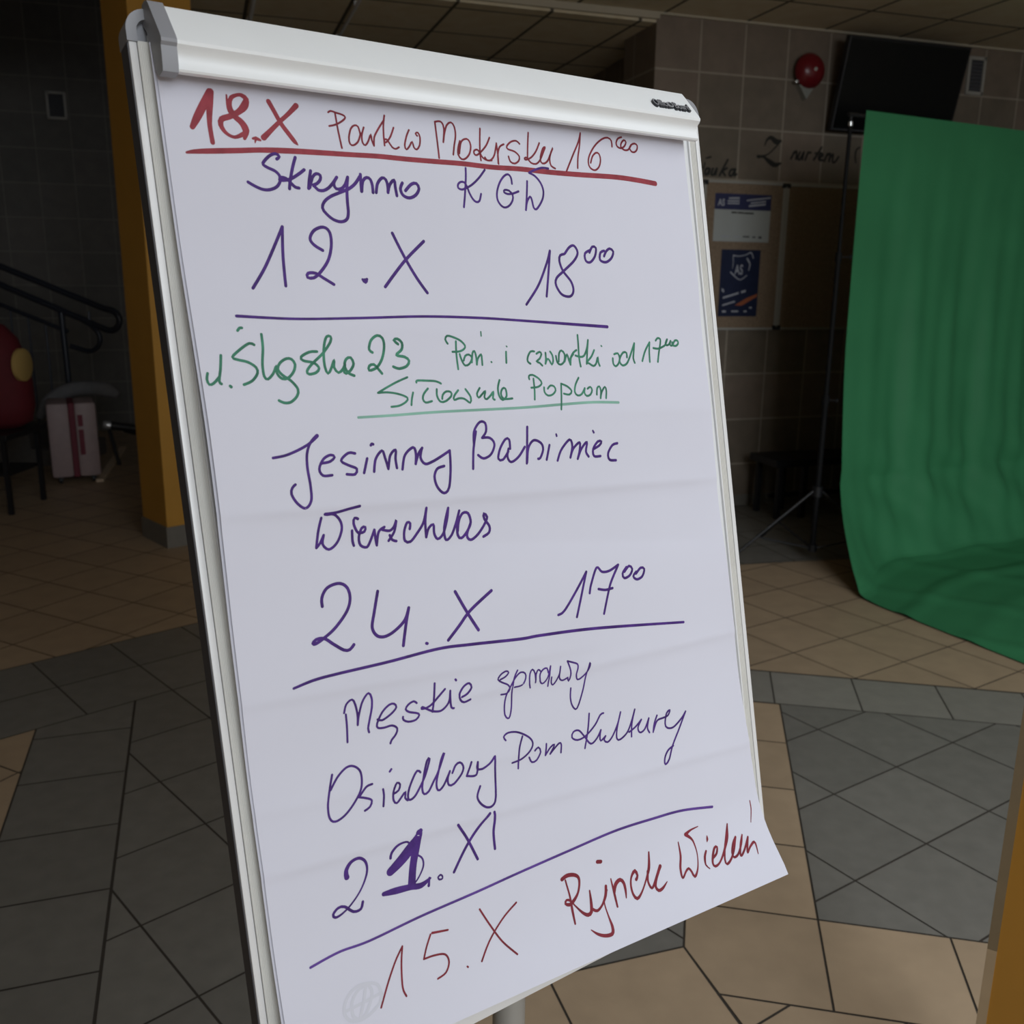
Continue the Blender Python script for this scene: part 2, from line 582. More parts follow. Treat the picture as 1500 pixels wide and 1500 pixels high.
ce = (0.89, 6.63)
slab(b, [(-8.4, -5.2), (hx0, -5.2), (hx0, hy1), (-8.4, hy1)], 3.285)
slab(b, [(-8.4, hy1), (6.4, hy1), (6.4, 8.6), ce, (-1.97, 5.69), (-2.16, 5.46), (-8.4, 9.9)], 3.285)
co_ = struct(b.build('ceiling', M['ceiling']))
cdv, cnv = dv(72), dv(-18)
uv_set(co_, lambda co, no: ((co - Vector((1.66, 6.36, 0))).dot(cdv), (co - Vector((1.66, 6.36, 0))).dot(cnv)))
b = MB()
slab(b, [(0.93, 6.645), (0.95, 7.2), (0.1, 11.9), (-2.5, 11.4), (-2.5, 9.7), (-1.97, 5.69)], 3.225)
co2 = struct(b.build('ceiling_passage', M['ceiling']))
uv_set(co2, lambda co, no: ((co - Vector((-0.42, 6.41, 0))).dot(cdv), (co - Vector((-0.60, 6.28, 0))).dot(cnv)))
b = MB()
slab(b, [(-8.4, 5.4), (-2.0, 5.4), (-2.0, 11.6), (-8.4, 11.6)], 5.6)
struct(b.build('ceiling_stairwell', M['plaster']))
# closing walls of the taller bay and of the stairwell
b = MB()
for x0, x1, y0, y1 in ((hx0 - 0.1, hx0, hy0, hy1), (hx0 - 0.1, hx1, hy1, hy1 + 0.1)):
    b.abox(x0, x1, y0, y1, 3.335, 6.0)
struct(b.build('wall_bay', M['plaster']))
b = MB()
for k in range(6):
    x = hx0 + (hx1 - hx0) * k / 5
    b.abox(x - 0.03, x + 0.03, hy0, hy1, 6.0, 6.08)
for k in range(5):
    y = hy0 + (hy1 - hy0) * k / 4
    b.abox(hx0, hx1, y - 0.03, y + 0.03, 6.0, 6.08)
struct(b.build('window_2', M['glass_frame']))
b = MB()
slab(b, [(-2.16, 5.46), (-8.4, 9.9), (-8.4, 9.95), (-2.13, 5.51)], 3.285, 2.3)
struct(b.build('wall_stairwell', M['plaster']))
wall('wall_passage', (-0.25, 11.5), (0.95, 7.0), 0, 3.225, 0.12, M['wall'])
wall('wall_passage_left', (-2.45, 11.3), (-2.45, 9.6), 0, 3.225, 0.1, M['wall'])
# light metal angle along the top of the tiled wall and across the passage opening
b = MB()
p0, p1 = on_wall(-3.2, 3.262, 0.012), on_wall(-0.84, 3.262, 0.012)
b.box((p0 + p1) / 2, (p1 - p0) / 2, WN * 0.012, Vector((0, 0, 0.021)))
struct(b.build('trim_1', M['trim']))
b = MB()
p0, p1 = on_wall(-0.84, 3.277, 0.01), on_wall(4.4, 3.277, 0.01)
b.box((p0 + p1) / 2, (p1 - p0) / 2, WN * 0.01, Vector((0, 0, 0.007)))
struct(b.build('trim_2', M['trim']))
b = MB()
p0, p1 = on_wall(-0.85, 0.04, 0.006), on_wall(4.4, 0.04, 0.006)
b.box((p0 + p1) / 2, (p1 - p0) / 2, WN * 0.006, Vector((0, 0, 0.04)))
struct(b.build('baseboard_back', M['skirt']))


# ------------------------------------------------------------------ yellow columns
def column(label, foot, h, chamfer_z=None):
    """foot = plan outline, first edge is the chamfer when guard is given"""
    foot = [Vector((p[0], p[1], 0)) for p in foot]
    cen = sum(foot, Vector()) / len(foot)
    root = thing('yellow_column', label, 'column', cen)
    b = MB()
    b.prism(foot, (0, 0, 0), (0, 0, h))
    b.build('shaft', M['yellow'], root)
    b = MB()
    grow = [cen + (p - cen) * 1.05 for p in foot]
    b.prism(grow, (0, 0, 0), (0, 0, 0.13 if chamfer_z is None else 0.04))
    b.build('skirting', M['skirt'], root)
    if chamfer_z:  # chamfer face: darker brown above the seam, tan tile below
        a, e = foot[0], foot[1]
        n = Vector((e - a).cross(Vector((0, 0, 1)))).normalized() * 0.002
        for nm, z0, z1, m_ in (('corner_chamfer', chamfer_z, h, 'corner'), ('corner_tile', 0.04, chamfer_z, 'tan')):
            b = MB()
            b.prism([a, e, e + n, a + n], (0, 0, z0), (0, 0, z1))
            b.build(nm, M[m_], root)
    return root


_c = Vector((-2.09, 5.54, 0))
column('yellow painted column with grey tiled foot behind the left edge of the flipchart', [_c, _c + dv(317) * 0.36, _c + dv(317) * 0.36 + dv(47) * 0.36, _c + dv(47) * 0.36], 3.28)
_a, _e = Vector((0.862, 1.465, 0)), Vector((0.876, 1.457, 0))
column('yellow painted post at the right edge of the photo, close to the camera', [_a, _e, _e + dv(145) * 0.12, _a + dv(40) * 0.11 + dv(145) * 0.13, _a + dv(40) * 0.11], 3.28, chamfer_z=0.451)


# ------------------------------------------------------------------ flipchart easel
BP = Vector((-0.3407, 0.8969, 1.8294))
_ph, _be = 0.619066, 0.212656
BE = Vector((math.sin(math.pi / 2 - 0), 0, 0))
BE = Vector((math.cos(_ph), math.sin(_ph), 0))
_n0 = Vector((math.sin(_ph), -math.cos(_ph), 0))
BU = math.cos(_be) * Vector((0, 0, 1)) - math.sin(_be) * _n0
BN = BE.cross(BU).normalized()


def bd(u, v, n=0.0):
    """board coordinates: u to the right, v down, n towards the viewer"""
    return BP + BE * u - BU * v + BN * n


BWID, BHEI = 0.70, 1.02
POLE = Vector((0.004, 1.205, 0))
easel = thing('flipchart_easel', 'white flipchart stand on a grey pole holding the handwritten sheet', 'flipchart', POLE)


def strip(b, u0, u1, v0, v1, n0, n1, bev=0.0):
    c = bd((u0 + u1) / 2, (v0 + v1) / 2, (n0 + n1) / 2)
    b.box(c, BE * (u1 - u0) / 2, BU * (v1 - v0) / 2, BN * (n1 - n0) / 2, bev)


b = MB()
strip(b, 0.018, BWID - 0.018, 0.018, BHEI - 0.018, -0.022, -0.002)
b.build('whiteboard_panel', M['whiteboard'], easel)


def side_frame(sgn):
    f = (lambda u: u) if sgn > 0 else (lambda u: BWID - u)

    def st(b, u0, u1, n0, n1, bev=0.0):
        a, c = sorted((f(u0), f(u1)))
        strip(b, a, c, 0.026, BHEI - 0.026, n0, n1, bev)
    b = MB()
    st(b, 0.0, 0.0068, -0.024, 0.0, 0.0012)
    st(b, 0.0185, 0.0212, -0.02, 0.0012, 0.0008)
    fr = b.build('side_frame', M['aluminium'], easel, smooth=True)
    b = MB()
    st(b, 0.0076, 0.0185, -0.02, -0.0008)
    for k in range(7):
        st(b, 0.0082 + k * 0.0015, 0.0089 + k * 0.0015, -0.0009, -0.0003)
    b.build('ribbed_track', M['track'], fr)
    b = MB()
    st(b, 0.0066, 0.0078, -0.02, -0.003)
    b.build('groove', M['slit'], fr)
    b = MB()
    st(b, -0.0009, 0.0004, -0.0238, -0.0022)  # dark skin on the outer side face, its shade put in as colour
    b.build('shaded_edge', M['slit'], fr)


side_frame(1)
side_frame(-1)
for v0, v1 in ((0.0, 0.02), (BHEI - 0.02, BHEI)):
    b = MB()
    strip(b, 0.026, BWID - 0.026, v0, v1, -0.024, 0.0, 0.0015)
    b.build('cross_frame', M['aluminium'], easel, smooth=True)
# rounded plastic corners
for su in (1, -1):
    for sv in (1, -1):
        fu = (lambda u: u) if su > 0 else (lambda u: BWID - u)
        fv = (lambda v: v) if sv > 0 else (lambda v: BHEI - v)
        arc_o = [(0.018 - 0.0195 * math.cos(t), 0.018 - 0.0195 * math.sin(t)) for t in [k * math.pi / 16 for k in range(9)]]
        prof_o = [(-0.0015, 0.0275)] + arc_o + [(0.0275, -0.0015)]
        arc_i = [(0.018 - 0.0105 * math.cos(t), 0.018 - 0.0105 * math.sin(t)) for t in [k * math.pi / 16 for k in range(9)]]
        prof_i = [(0.0075, 0.0275)] + arc_i + [(0.0275, 0.0075)]
        b = MB()
        outline = prof_o + prof_i[::-1]
        b.prism([bd(fu(u), fv(v), 0.0) for u, v in outline], BN * -0.025, BN * 0.0018)
        cc = b.build('corner_cap', M['grey_plastic'], easel, smooth=True, angle=40)
        b = MB()
        b.prism([bd(fu(u), fv(v), 0.0) for u, v in prof_i + [(0.0275, 0.0275)]], BN * -0.022, BN * -0.007)
        b.build('corner_web', M['grey_plastic'], cc)

# clamp bar
prof = [(0.0015, -0.004), (-0.0035, 0.0), (-0.0035, 0.008), (-0.001, 0.0135), (0.003, 0.0165), (0.034, 0.0375), (0.0385, 0.0398), (0.0412, 0.0392),
        (0.0435, 0.0365), (0.046, 0.0335), (0.049, 0.0318), (0.053, 0.0316), (0.0575, 0.0328), (0.0605, 0.0338), (0.0622, 0.0325), (0.0622, 0.027),
        (0.056, 0.0165), (0.040, 0.0165), (0.018, 0.004), (0.010, -0.004)]
b = MB()
b.prism([bd(0, v, n) for v, n in prof], BE * 0.0285, BE * 0.6605)
clamp = b.build('clamp_bar', M['white_metal'], easel, smooth=True, angle=28)
b = MB()
prof2 = [(v - (0.002 if v < 0.02 else -0.0012 if v > 0.058 else 0), n + (0.0013 if n > 0.012 else 0)) for v, n in prof[:9]]
prof2 += [(0.050, 0.0372), (0.0585, 0.0362), (0.0640, 0.0345), (0.0640, 0.022)] + [(0.056, 0.0145), (0.040, 0.012), (0.018, 0.003), (0.010, -0.006)]
b.prism([bd(0, v, n) for v, n in prof2], BE * 0.0155, BE * 0.0290)
b.build('end_cap', M['grey_plastic'], clamp, smooth=True, angle=28)
b = MB()
b.prism([bd(0, v, n) for v, n in prof], BE * 0.6605, BE * 0.6618)
b.build('end_plate', M['white_metal'], clamp)
# raised maker's badge on the sloping face
fa_, fb_ = (0.003, 0.0165), (0.034, 0.0375)
ln = math.hypot(fb_[0] - fa_[0], fb_[1] - fa_[1])
sv_, sn_ = (fb_[0] - fa_[0]) / ln, (fb_[1] - fa_[1]) / ln


def on_badge(x, y, z):
    t = 0.0322 - y
    return bd(0.5905 + x, fa_[0] + sv_ * t - sn_ * z, fa_[1] + sn_ * t + sv_ * z)


b = MB()
text_mesh(b, 'Office', 0.0160, lambda x, y, z: on_badge(x * 0.66, y, z + 0.0012), depth=0.0016, bold=0.0007)
text_mesh(b, 'Board', 0.0160, lambda x, y, z: on_badge(0.0335 + x * 0.66, y - 0.0010, z + 0.0012), depth=0.0016, bold=0.0007)
b.lathe(on_badge(0.0282, 0.0052, 0.0), on_badge(0, 0, 1) - on_badge(0, 0, 0), [(0.0, 0.0026), (0.0050, 0.0026), (0.0058, 0.0018), (0.0058, -0.001)], 6)
bdg = b.build('badge', M['badge'], clamp)
b = MB()
text_mesh(b, 'Office', 0.0160, lambda x, y, z: on_badge(x * 0.66, y, z + 0.0031), depth=0.0001)
text_mesh(b, 'Board', 0.0160, lambda x, y, z: on_badge(0.0335 + x * 0.66, y - 0.0010, z + 0.0031), depth=0.0001)
b.lathe(on_badge(0.0282, 0.0052, 0.0026), on_badge(0, 0, 1) - on_badge(0, 0, 0), [(0.0032, 0.0003), (0.0048, 0.0003), (0.0050, 0.0)], 20)
b.build('badge_face', M['badge_face'], bdg)
# column, head and star foot
b = MB()
b.tube([POLE + Vector((0, 0, 0.09)), POLE + Vector((0, 0, 0.95))], 0.0245, 28)
b.build('pole', M['grey_tube'], easel, smooth=True)
b = MB()
b.tube([POLE + Vector((0, 0, 0.93)), POLE + Vector((0, 0, 1.42))], 0.0185, 24)
b.tube([POLE + Vector((0, 0, 0.93)), POLE + Vector((0, 0, 0.97))], 0.030, 24)
b.build('inner_pole', M['bright'], easel, smooth=True)
b = MB()
hc = bd(0.35, 0.52, -0.05)
b.box(hc, BE * 0.11, BU * 0.05, BN * 0.026, 0.004)
tp = POLE + Vector((0, 0, 1.38))
b.tube([tp, (tp + hc) / 2 + Vector((0, 0, 0.01)), hc], 0.02, 16)
b.build('mounting_bracket', M['black'], easel, smooth=True)
b = MB()
b.lathe(POLE + Vector((0, 0, 0.05)), (0, 0, 1), [(0, 0), (0.05, 0), (0.05, 0.05), (0.034, 0.075), (0, 0.075)], 28)
b.build('foot_hub', M['black'], easel, smooth=True)
for k in range(5):
    d = dv(20 + 72 * k)
    b = MB()
    b.tube([POLE + d * 0.03 + Vector((0, 0, 0.085)), POLE + d * 0.16 + Vector((0, 0, 0.08)), POLE + d * 0.30 + Vector((0, 0, 0.062))], [0.02, 0.018, 0.014], 14)
    lg_ = b.build('foot_arm', M['grey_tube'], easel, smooth=True)
    b = MB()
    b.lathe(POLE + d * 0.30 + Vector((0, 0, 0.025)) - dv(20 + 72 * k + 90) * 0.012, dv(20 + 72 * k + 90), [(0, 0), (0.025, 0), (0.025, 0.024), (0, 0.024)], 20)
    b.tube([POLE + d * 0.30 + Vector((0, 0, 0.03)), POLE + d * 0.30 + Vector((0, 0, 0.062))], 0.008, 10)
    b.build('caster', M['black'], lg_, smooth=True)

# pen strokes on the sheet: "u,v,width" in tenths of a millimetre, u from the left board edge, v down from its top
INK = [
 ('handwritten_date', 'red', 'bold red date 18.X', """
617,674,54 536,813,66 467,927,61 418,1008,42
625,673,54 602,783,58 585,899,46 577,992,39 582,1130,39
769,687,14 765,757,20 777,825,35 818,875,47 876,923,55 907,991,59 884,1067,28
886,1024,40 792,1064,28 717,1032,31 679,967,43 694,911,47 770,880,47 856,832,47 922,770,63 947,705,48 911,674,36 870,675,28 810,705,35 786,762,39 791,816,39 820,863,47
963,1060,20 996,1057,32 1031,1069,20
992,1053,28 978,1098,8
1162,700,42 1201,779,40 1260,900,40 1324,990,41 1371,1054,37 1397,1080,10
1432,709,47 1342,796,37 1246,878,36 1149,967,40 1068,1042,50"""),
 ('ruled_line', 'red', 'thick red underline', """
337,1239,19 409,1225,35 567,1207,45 808,1183,45 1012,1161,44 1225,1148,48 1485,1138,48 1924,1127,44 2232,1118,45 2556,1120,46 2891,1117,47 3235,1113,48 3599,1121,48 3979,1112,49 4384,1117,51 4816,1113,52 5356,1102,53 5693,1113,54 6003,1135,55"""),
 ('handwritten_word', 'darkred', 'thin red word Park', """
1754,737,16 1783,720,16 1835,731,17 1905,745,17 1930,767,17 1898,801,17 1819,847,17 1747,868,16
1826,732,17 1835,905,17 1851,1070,17
2070,916,17 2056,845,17 2020,834,17 1975,870,17 1941,961,17 1945,1021,17 1980,1032,17 2035,991,17 2076,904,17
2117,845,17 2085,925,17 2083,997,17 2111,1020,17 2149,975,17 2186,905,17 2188,960,17 2205,1017,17
2206,1014,17 2219,935,17 2250,882,17 2304,809,17 2355,748,17
2365,702,17 2343,789,17 2329,902,17 2325,1004,17
2453,814,17 2405,906,17 2359,961,17 2332,972,17 2331,947,17 2355,939,17 2377,965,17 2409,1013,17 2446,1027,17 2487,1006,17"""),
 ('handwritten_word', 'darkred', 'thin red letter w', """
2628,820,17 2589,889,17 2556,983,17 2570,1022,17 2607,990,17 2648,935,17 2660,991,17 2690,1012,17 2730,968,17 2748,886,17 2729,836,17 2700,850,17 2717,871,17"""),
 ('handwritten_word', 'darkred', 'thin red word Mokrsku', """
2950,704,18 2950,844,18 2949,995,18 2947,1077,18
2949,706,18 2992,694,18 3032,702,18 3051,764,18 3023,907,18
3023,907,18 3051,811,18 3091,725,18 3145,690,18 3181,728,18 3184,822,18 3152,931,18 3127,1027,18
3230,876,18 3198,950,18 3188,1022,18 3224,1066,18 3275,1056,18 3333,998,18 3360,912,18 3340,855,18 3298,849,18 3243,887,18 3204,1009,18
3506,719,18 3484,853,18 3469,975,18 3469,1059,18
3615,805,18 3558,895,18 3474,974,18 3418,1009,18 3391,993,18 3396,963,18 3434,948,18 3460,970,18 3495,1027,18 3550,1052,18 3609,1048,18
3525,1023,18 3551,1052,18 3598,1045,18 3652,987,18 3696,864,18
3697,857,18 3699,984,18 3693,1079,18
3691,1073,18 3701,971,18 3736,892,18 3795,859,18
4009,836,18 3968,807,18 3894,824,18 3832,877,18 3843,908,18 3927,926,18 3984,973,18 3968,1025,18 3908,1058,18 3855,1041,18 3839,987,18
4147,701,18 4118,845,18 4093,996,18
4284,802,18 4221,901,18 4145,973,18 4067,1005,18 4053,990,18 4079,978,18 4101,995,18 4136,1032,18 4200,1040,18 4264,995,18 4339,878,19 4361,840,19 4325,860,19 4278,955,18 4278,1014,18 4317,1026,19 4372,993,19 4426,910,19 4470,838,19 4426,910,19 4404,978,19 4415,1043,19 4470,1069,19"""),
 ('handwritten_time', 'darkred', 'thin red time 16 00', """
4628,1090,19 4741,911,19 4852,740,19 4898,633,19
4898,633,19 4864,780,19 4821,918,19 4800,1040,19
5362,747,20 5362,681,20 5312,648,19 5218,673,19 5097,759,19 5000,876,19 4970,960,19 4987,1019,19 5055,1045,19 5124,1002,19 5160,917,19 5146,850,19 5103,840,19 5043,886,19 5005,964,19
5528,621,20 5469,643,20 5434,695,20 5446,739,20 5500,754,20 5560,725,20 5592,674,20 5561,653,20 5519,687,20 5502,734,20 5544,768,20 5611,763,20 5666,709,20
5641,746,20 5665,779,20 5712,782,20 5755,750,20 5768,700,20 5727,678,20 5667,702,20 5632,747,20"""),
 ('handwritten_word', 'purple', 'purple word Skrzynno', """
1167,1231,27 1196,1206,27 1162,1182,27 1103,1204,27 1040,1262,27 1027,1292,27 1069,1318,27 1133,1343,27 1171,1381,27 1172,1434,27 1131,1490,27 1059,1521,27 991,1522,27 922,1497,27 861,1464,27
1353,1201,28 1315,1293,28 1271,1427,28 1255,1500,28
1427,1311,28 1356,1362,28 1274,1409,28 1202,1426,27 1166,1420,27 1188,1398,27 1236,1406,27 1281,1450,28 1314,1481,28 1351,1487,28
1491,1316,28 1466,1402,28 1448,1485,28
1462,1474,28 1502,1375,28 1546,1339,28 1584,1352,28 1578,1394,28 1540,1433,28 1491,1454,28 1510,1459,28 1544,1493,28 1596,1496,28 1653,1468,28 1707,1416,28 1755,1358,28
1752,1360,28 1715,1421,28 1733,1469,28 1787,1466,28 1833,1426,29 1871,1350,29
1871,1350,29 1848,1462,29 1837,1586,29 1832,1697,29 1806,1760,29 1742,1785,28 1664,1766,28 1598,1714,28 1566,1661,28 1595,1599,28 1668,1546,28 1768,1504,28 1869,1461,29 1944,1406,29 2003,1334,29
2013,1312,29 2007,1402,29 2003,1479,29
2006,1477,29 2031,1376,29 2078,1338,29 2117,1357,29 2130,1419,29 2128,1482,29
2163,1480,29 2190,1390,29 2248,1330,29 2289,1346,29 2301,1408,29 2296,1471,29
2296,1471,29 2325,1394,29 2382,1342,29 2386,1415,29 2393,1497,29
2473,1365,30 2443,1424,30 2463,1487,30 2533,1511,30 2612,1478,30 2659,1411,30 2636,1360,30 2575,1371,30 2499,1440,30"""),
 ('handwritten_word', 'purple', 'purple letters KGW', """
3260,1156,21 3248,1256,21 3214,1426,21 3182,1568,21
3502,1157,21 3419,1244,21 3325,1320,21 3246,1363,21 3179,1386,21 3136,1370,21 3142,1332,21 3177,1307,21 3218,1308,21 3248,1347,21 3267,1407,21 3303,1474,21 3344,1506,21 3388,1492,21 3418,1417,21
3841,1282,21 3836,1215,21 3802,1182,21 3746,1206,21 3678,1281,21 3629,1385,21 3626,1471,21 3670,1531,21 3721,1544,21 3778,1517,21 3825,1460,21 3833,1404,21 3791,1359,21 3734,1355,21 3721,1379,21 3766,1396,21 3835,1388,21 3918,1359,22
4052,1240,22 4029,1376,22 3992,1557,22
3993,1553,22 4021,1464,22 4069,1406,22 4089,1445,22 4102,1524,22 4134,1542,22 4187,1495,22 4245,1412,22 4263,1322,22 4230,1236,22 4163,1172,22 4092,1145,22
4092,1145,22 4173,1108,22 4279,1076,22 4370,1077,22"""),
 ('handwritten_date', 'purple', 'large purple date 12.X', """
766,2435,27 909,2245,27 1039,2029,27 1135,1857,27
1135,1857,27 1103,2130,27 1085,2412,27
1512,2067,28 1430,2017,28 1398,1958,28 1450,1879,28 1548,1844,28 1608,1890,28 1609,2012,28 1558,2154,28 1464,2269,28 1380,2332,28 1316,2329,28 1328,2289,28 1405,2288,28 1473,2330,28 1576,2394,28
1891,2343,25 1916,2357,54 1939,2339,25
2290,1873,29 2398,2116,29 2503,2318,30 2602,2471,30
2643,1943,30 2418,2125,29 2271,2266,29 2128,2413,29"""),
 ('handwritten_time', 'purple', 'purple time 18 00', """
3843,2595,26 4040,2384,26 4192,2140,26 4260,1996,27
4260,1996,27 4199,2261,26 4138,2505,26
4455,2028,27 4400,2043,27 4378,2105,27 4413,2217,27 4513,2339,27 4532,2442,27 4475,2505,27 4359,2484,27 4291,2382,27 4309,2301,27 4426,2217,27 4589,2101,27 4657,2006,27 4615,1929,27 4546,1947,27 4469,2021,27
4852,1970,27 4764,2014,27 4765,2097,27 4830,2112,27 4909,2041,27 4937,1946,27 4884,1933,27 4833,2001,27
5058,1975,28 4999,1997,28 4981,2082,28 5066,2107,28 5158,2057,28 5197,1981,28 5146,1947,28 5084,1984,28 5048,2038,28"""),
 ('ruled_line', 'purple', 'purple rule under 12.X', """
569,2691,25 1132,2724,22 1796,2723,23 2514,2714,24 3179,2735,25 3757,2771,25 4984,2857,33"""),
 ('handwritten_word', 'green', 'green word Slaska with street abbreviation', """
559,2823,23 580,2800,23 601,2799,23
228,3197,22 214,3250,22 229,3297,22 271,3286,23 326,3235,23
371,3042,23 349,3162,23 321,3269,23 337,3296,23
412,3319,24 420,3327,27
691,2956,23 649,2941,23 565,2987,23 474,3059,23 514,3085,23 607,3111,23 676,3162,23 681,3217,23 621,3283,23 540,3313,23
775,2861,23 769,2986,23 741,3137,23 741,3247,23 772,3274,23 831,3224,23 871,3156,23 867,3225,23 909,3276,24 968,3272,24 1029,3218,24 1055,3149,24 1027,3099,24 976,3093,24 911,3129,24 881,3184,23 915,3241,24 993,3301,24 1047,3381,24 1029,3444,24 961,3496,24 894,3499,24 847,3475,23
1293,3036,24 1216,3038,24 1126,3081,24 1143,3117,24 1245,3142,24 1290,3194,24 1252,3235,24 1182,3246,24 1164,3217,24 1220,3155,24 1352,3053,24 1446,2947,24 1455,2897,24 1416,2896,24 1382,2960,24 1356,3074,24 1352,3189,24 1373,3248,24 1411,3206,24 1457,3121,24 1445,3193,24 1483,3245,24 1536,3211,25 1568,3161,25 1541,3226,25 1560,3256,25 1612,3229,25 1655,3165,25 1633,3105,25 1583,3118,25 1557,3183,25 1585,3250,25 1644,3281,25"""),
 ('handwritten_number', 'green', 'green number 23', """
1876,3062,25 1845,3031,25 1879,2943,25 1953,2897,25 2007,2924,25 2015,3006,25 1973,3125,25 1900,3211,25 1813,3237,25 1821,3193,25 1872,3180,25 1914,3227,25 1948,3273,25
2174,2988,25 2130,2946,25 2174,2935,25 2219,2974,26 2207,3042,26 2138,3097,25 2229,3118,26 2274,3158,26 2239,3210,26 2149,3233,25 2085,3211,25"""),
 ('handwritten_word', 'green', 'green abbreviation Pon.', """
2757,2998,20 2734,2955,20 2759,2918,20 2818,2928,20 2913,2968,20 2966,3022,20 2954,3056,20 2893,3082,20 2803,3084,20
2861,2977,20 2847,3119,20 2844,3267,20
2888,3111,20 2901,3169,20 2935,3232,20 2995,3215,20 3034,3154,20 3000,3119,20 2953,3132,20 2927,3179,20
3026,3202,20 3049,3106,20 3076,3083,20 3089,3137,20 3085,3228,20
3085,3228,20 3107,3166,20 3156,3120,20 3159,3168,20 3154,3234,20
3188,2883,14 3185,2927,15
3274,3206,17 3279,3210,17"""),
 ('handwritten_word', 'green', 'green letter i', """
3485,3105,21 3470,3223,21
3499,3045,15 3504,3050,15"""),
 ('handwritten_word', 'green', 'green word czwartki', """
3867,3112,21 3817,3111,21 3769,3169,21 3760,3219,21 3793,3245,21
3894,3138,21 3941,3119,21 3962,3145,21 3928,3195,21 3879,3223,21 3920,3240,21 3953,3272,21
4022,3132,21 4017,3198,21 4001,3253,21
4001,3253,21 4036,3199,21 4065,3220,21 4089,3267,21 4116,3222,21 4114,3160,21 4089,3121,21
4164,3172,21 4171,3244,21 4212,3271,21 4271,3238,22 4292,3156,22 4253,3113,22 4215,3143,21 4193,3235,21
4278,3238,22 4325,3157,22 4341,3219,22 4357,3277,22
4357,3277,22 4377,3200,22 4418,3160,22
4361,3215,22 4420,3144,22 4473,3115,22
4517,2944,22 4512,3043,22 4498,3199,22 4503,3303,22
4448,3176,22 4520,3194,22 4576,3181,22 4632,3099,22 4664,3005,22
4664,3005,22 4633,3130,22 4598,3276,22
4738,3123,22 4684,3195,22 4611,3255,22 4642,3277,22 4692,3305,22 4738,3281,22 4779,3203,22 4776,3261,22 4790,3306,22
4853,3075,16 4861,3082,16"""),
 ('handwritten_word', 'green', 'green word od', """
5008,3227,22 5004,3291,22 5035,3322,22 5083,3294,22 5116,3231,23 5097,3171,22 5038,3180,22
5233,3224,23 5235,3170,23 5185,3163,23 5125,3220,23 5108,3273,23 5144,3316,23 5213,3299,23 5268,3236,23 5317,3161,23 5379,3060,23
5379,3060,23 5356,3152,23 5333,3238,23 5346,3293,23"""),
 ('handwritten_time', 'green', 'green time 17 00', """
5473,3276,23 5541,3157,23 5631,3055,23
5631,3055,23 5609,3159,23 5594,3291,23
5737,3036,23 5773,3007,23 5816,3021,23 5807,3076,23 5765,3186,23 5728,3296,23
5683,3126,23 5758,3136,23 5823,3121,23 5890,3092,23 5932,3026,23
5928,3029,23 5896,3073,23 5907,3098,23 5953,3089,23 5987,3047,24
5987,3047,24 5971,3092,24 6005,3104,24 6063,3043,24 6109,3050,24 6112,3084,24 6067,3111,24 6014,3098,24 6012,3065,24"""),
 ('handwritten_word', 'green', 'green word Silownia', """
2226,3323,19 2102,3363,19 1978,3413,19 1872,3461,19
1872,3461,19 1983,3462,19 2107,3488,19 2191,3528,19 2171,3566,19 2087,3601,19 1996,3607,19
2265,3480,19 2242,3536,19 2224,3604,19
2321,3381,19 2331,3362,20 2444,3368,20 2550,3379,20 2607,3405,20
2443,3449,20 2388,3498,20 2366,3549,20 2392,3589,20 2468,3579,20
2547,3461,20 2538,3530,20 2568,3591,20 2631,3589,20 2708,3540,20 2709,3499,20 2655,3490,20 2608,3522,20 2594,3563,20
2802,3486,20 2743,3542,20 2736,3583,20 2801,3569,20 2863,3579,20 2926,3624,20 2944,3565,20 2895,3479,20
3075,3476,20 3029,3534,20 3043,3577,20 3100,3538,20 3142,3510,20 3116,3575,20 3141,3599,20 3207,3556,21 3243,3522,21 3223,3594,21 3242,3610,21
3345,3405,21 3308,3489,21 3308,3574,21 3345,3619,21 3405,3580,21 3404,3500,21 3367,3498,21 3335,3551,21 3362,3608,21 3475,3611,21"""),
 ('handwritten_word', 'green', 'green word Poplon', """
3745,3414,20 3745,3379,20 3797,3369,20 3877,3415,20 3906,3467,20 3849,3504,20 3753,3509,20
3802,3411,20 3793,3532,20 3774,3641,20
3930,3514,20 3926,3569,20 3965,3607,20 4031,3600,20 4084,3557,20 4072,3511,20 4023,3498,20 3978,3531,20
4178,3485,20 4149,3648,20 4121,3774,20
4181,3486,20 4261,3521,21 4312,3575,21 4271,3614,21 4194,3599,20
4444,3431,21 4384,3506,21 4356,3588,21 4389,3631,21 4452,3619,21 4511,3554,21
4511,3554,21 4495,3606,21 4523,3644,21 4580,3631,21 4616,3581,21 4596,3543,21 4551,3562,21
4676,3637,21 4696,3564,21 4734,3545,21 4746,3598,21 4724,3682,21
4724,3682,21 4758,3609,21 4817,3554,21 4829,3603,21 4808,3686,21"""),
 ('ruled_line', 'palegreen', 'pale green underline', """
1622,3686,22 2007,3692,23 2536,3694,24 3548,3718,25 4121,3718,26 4592,3721,27 4990,3748,27"""),
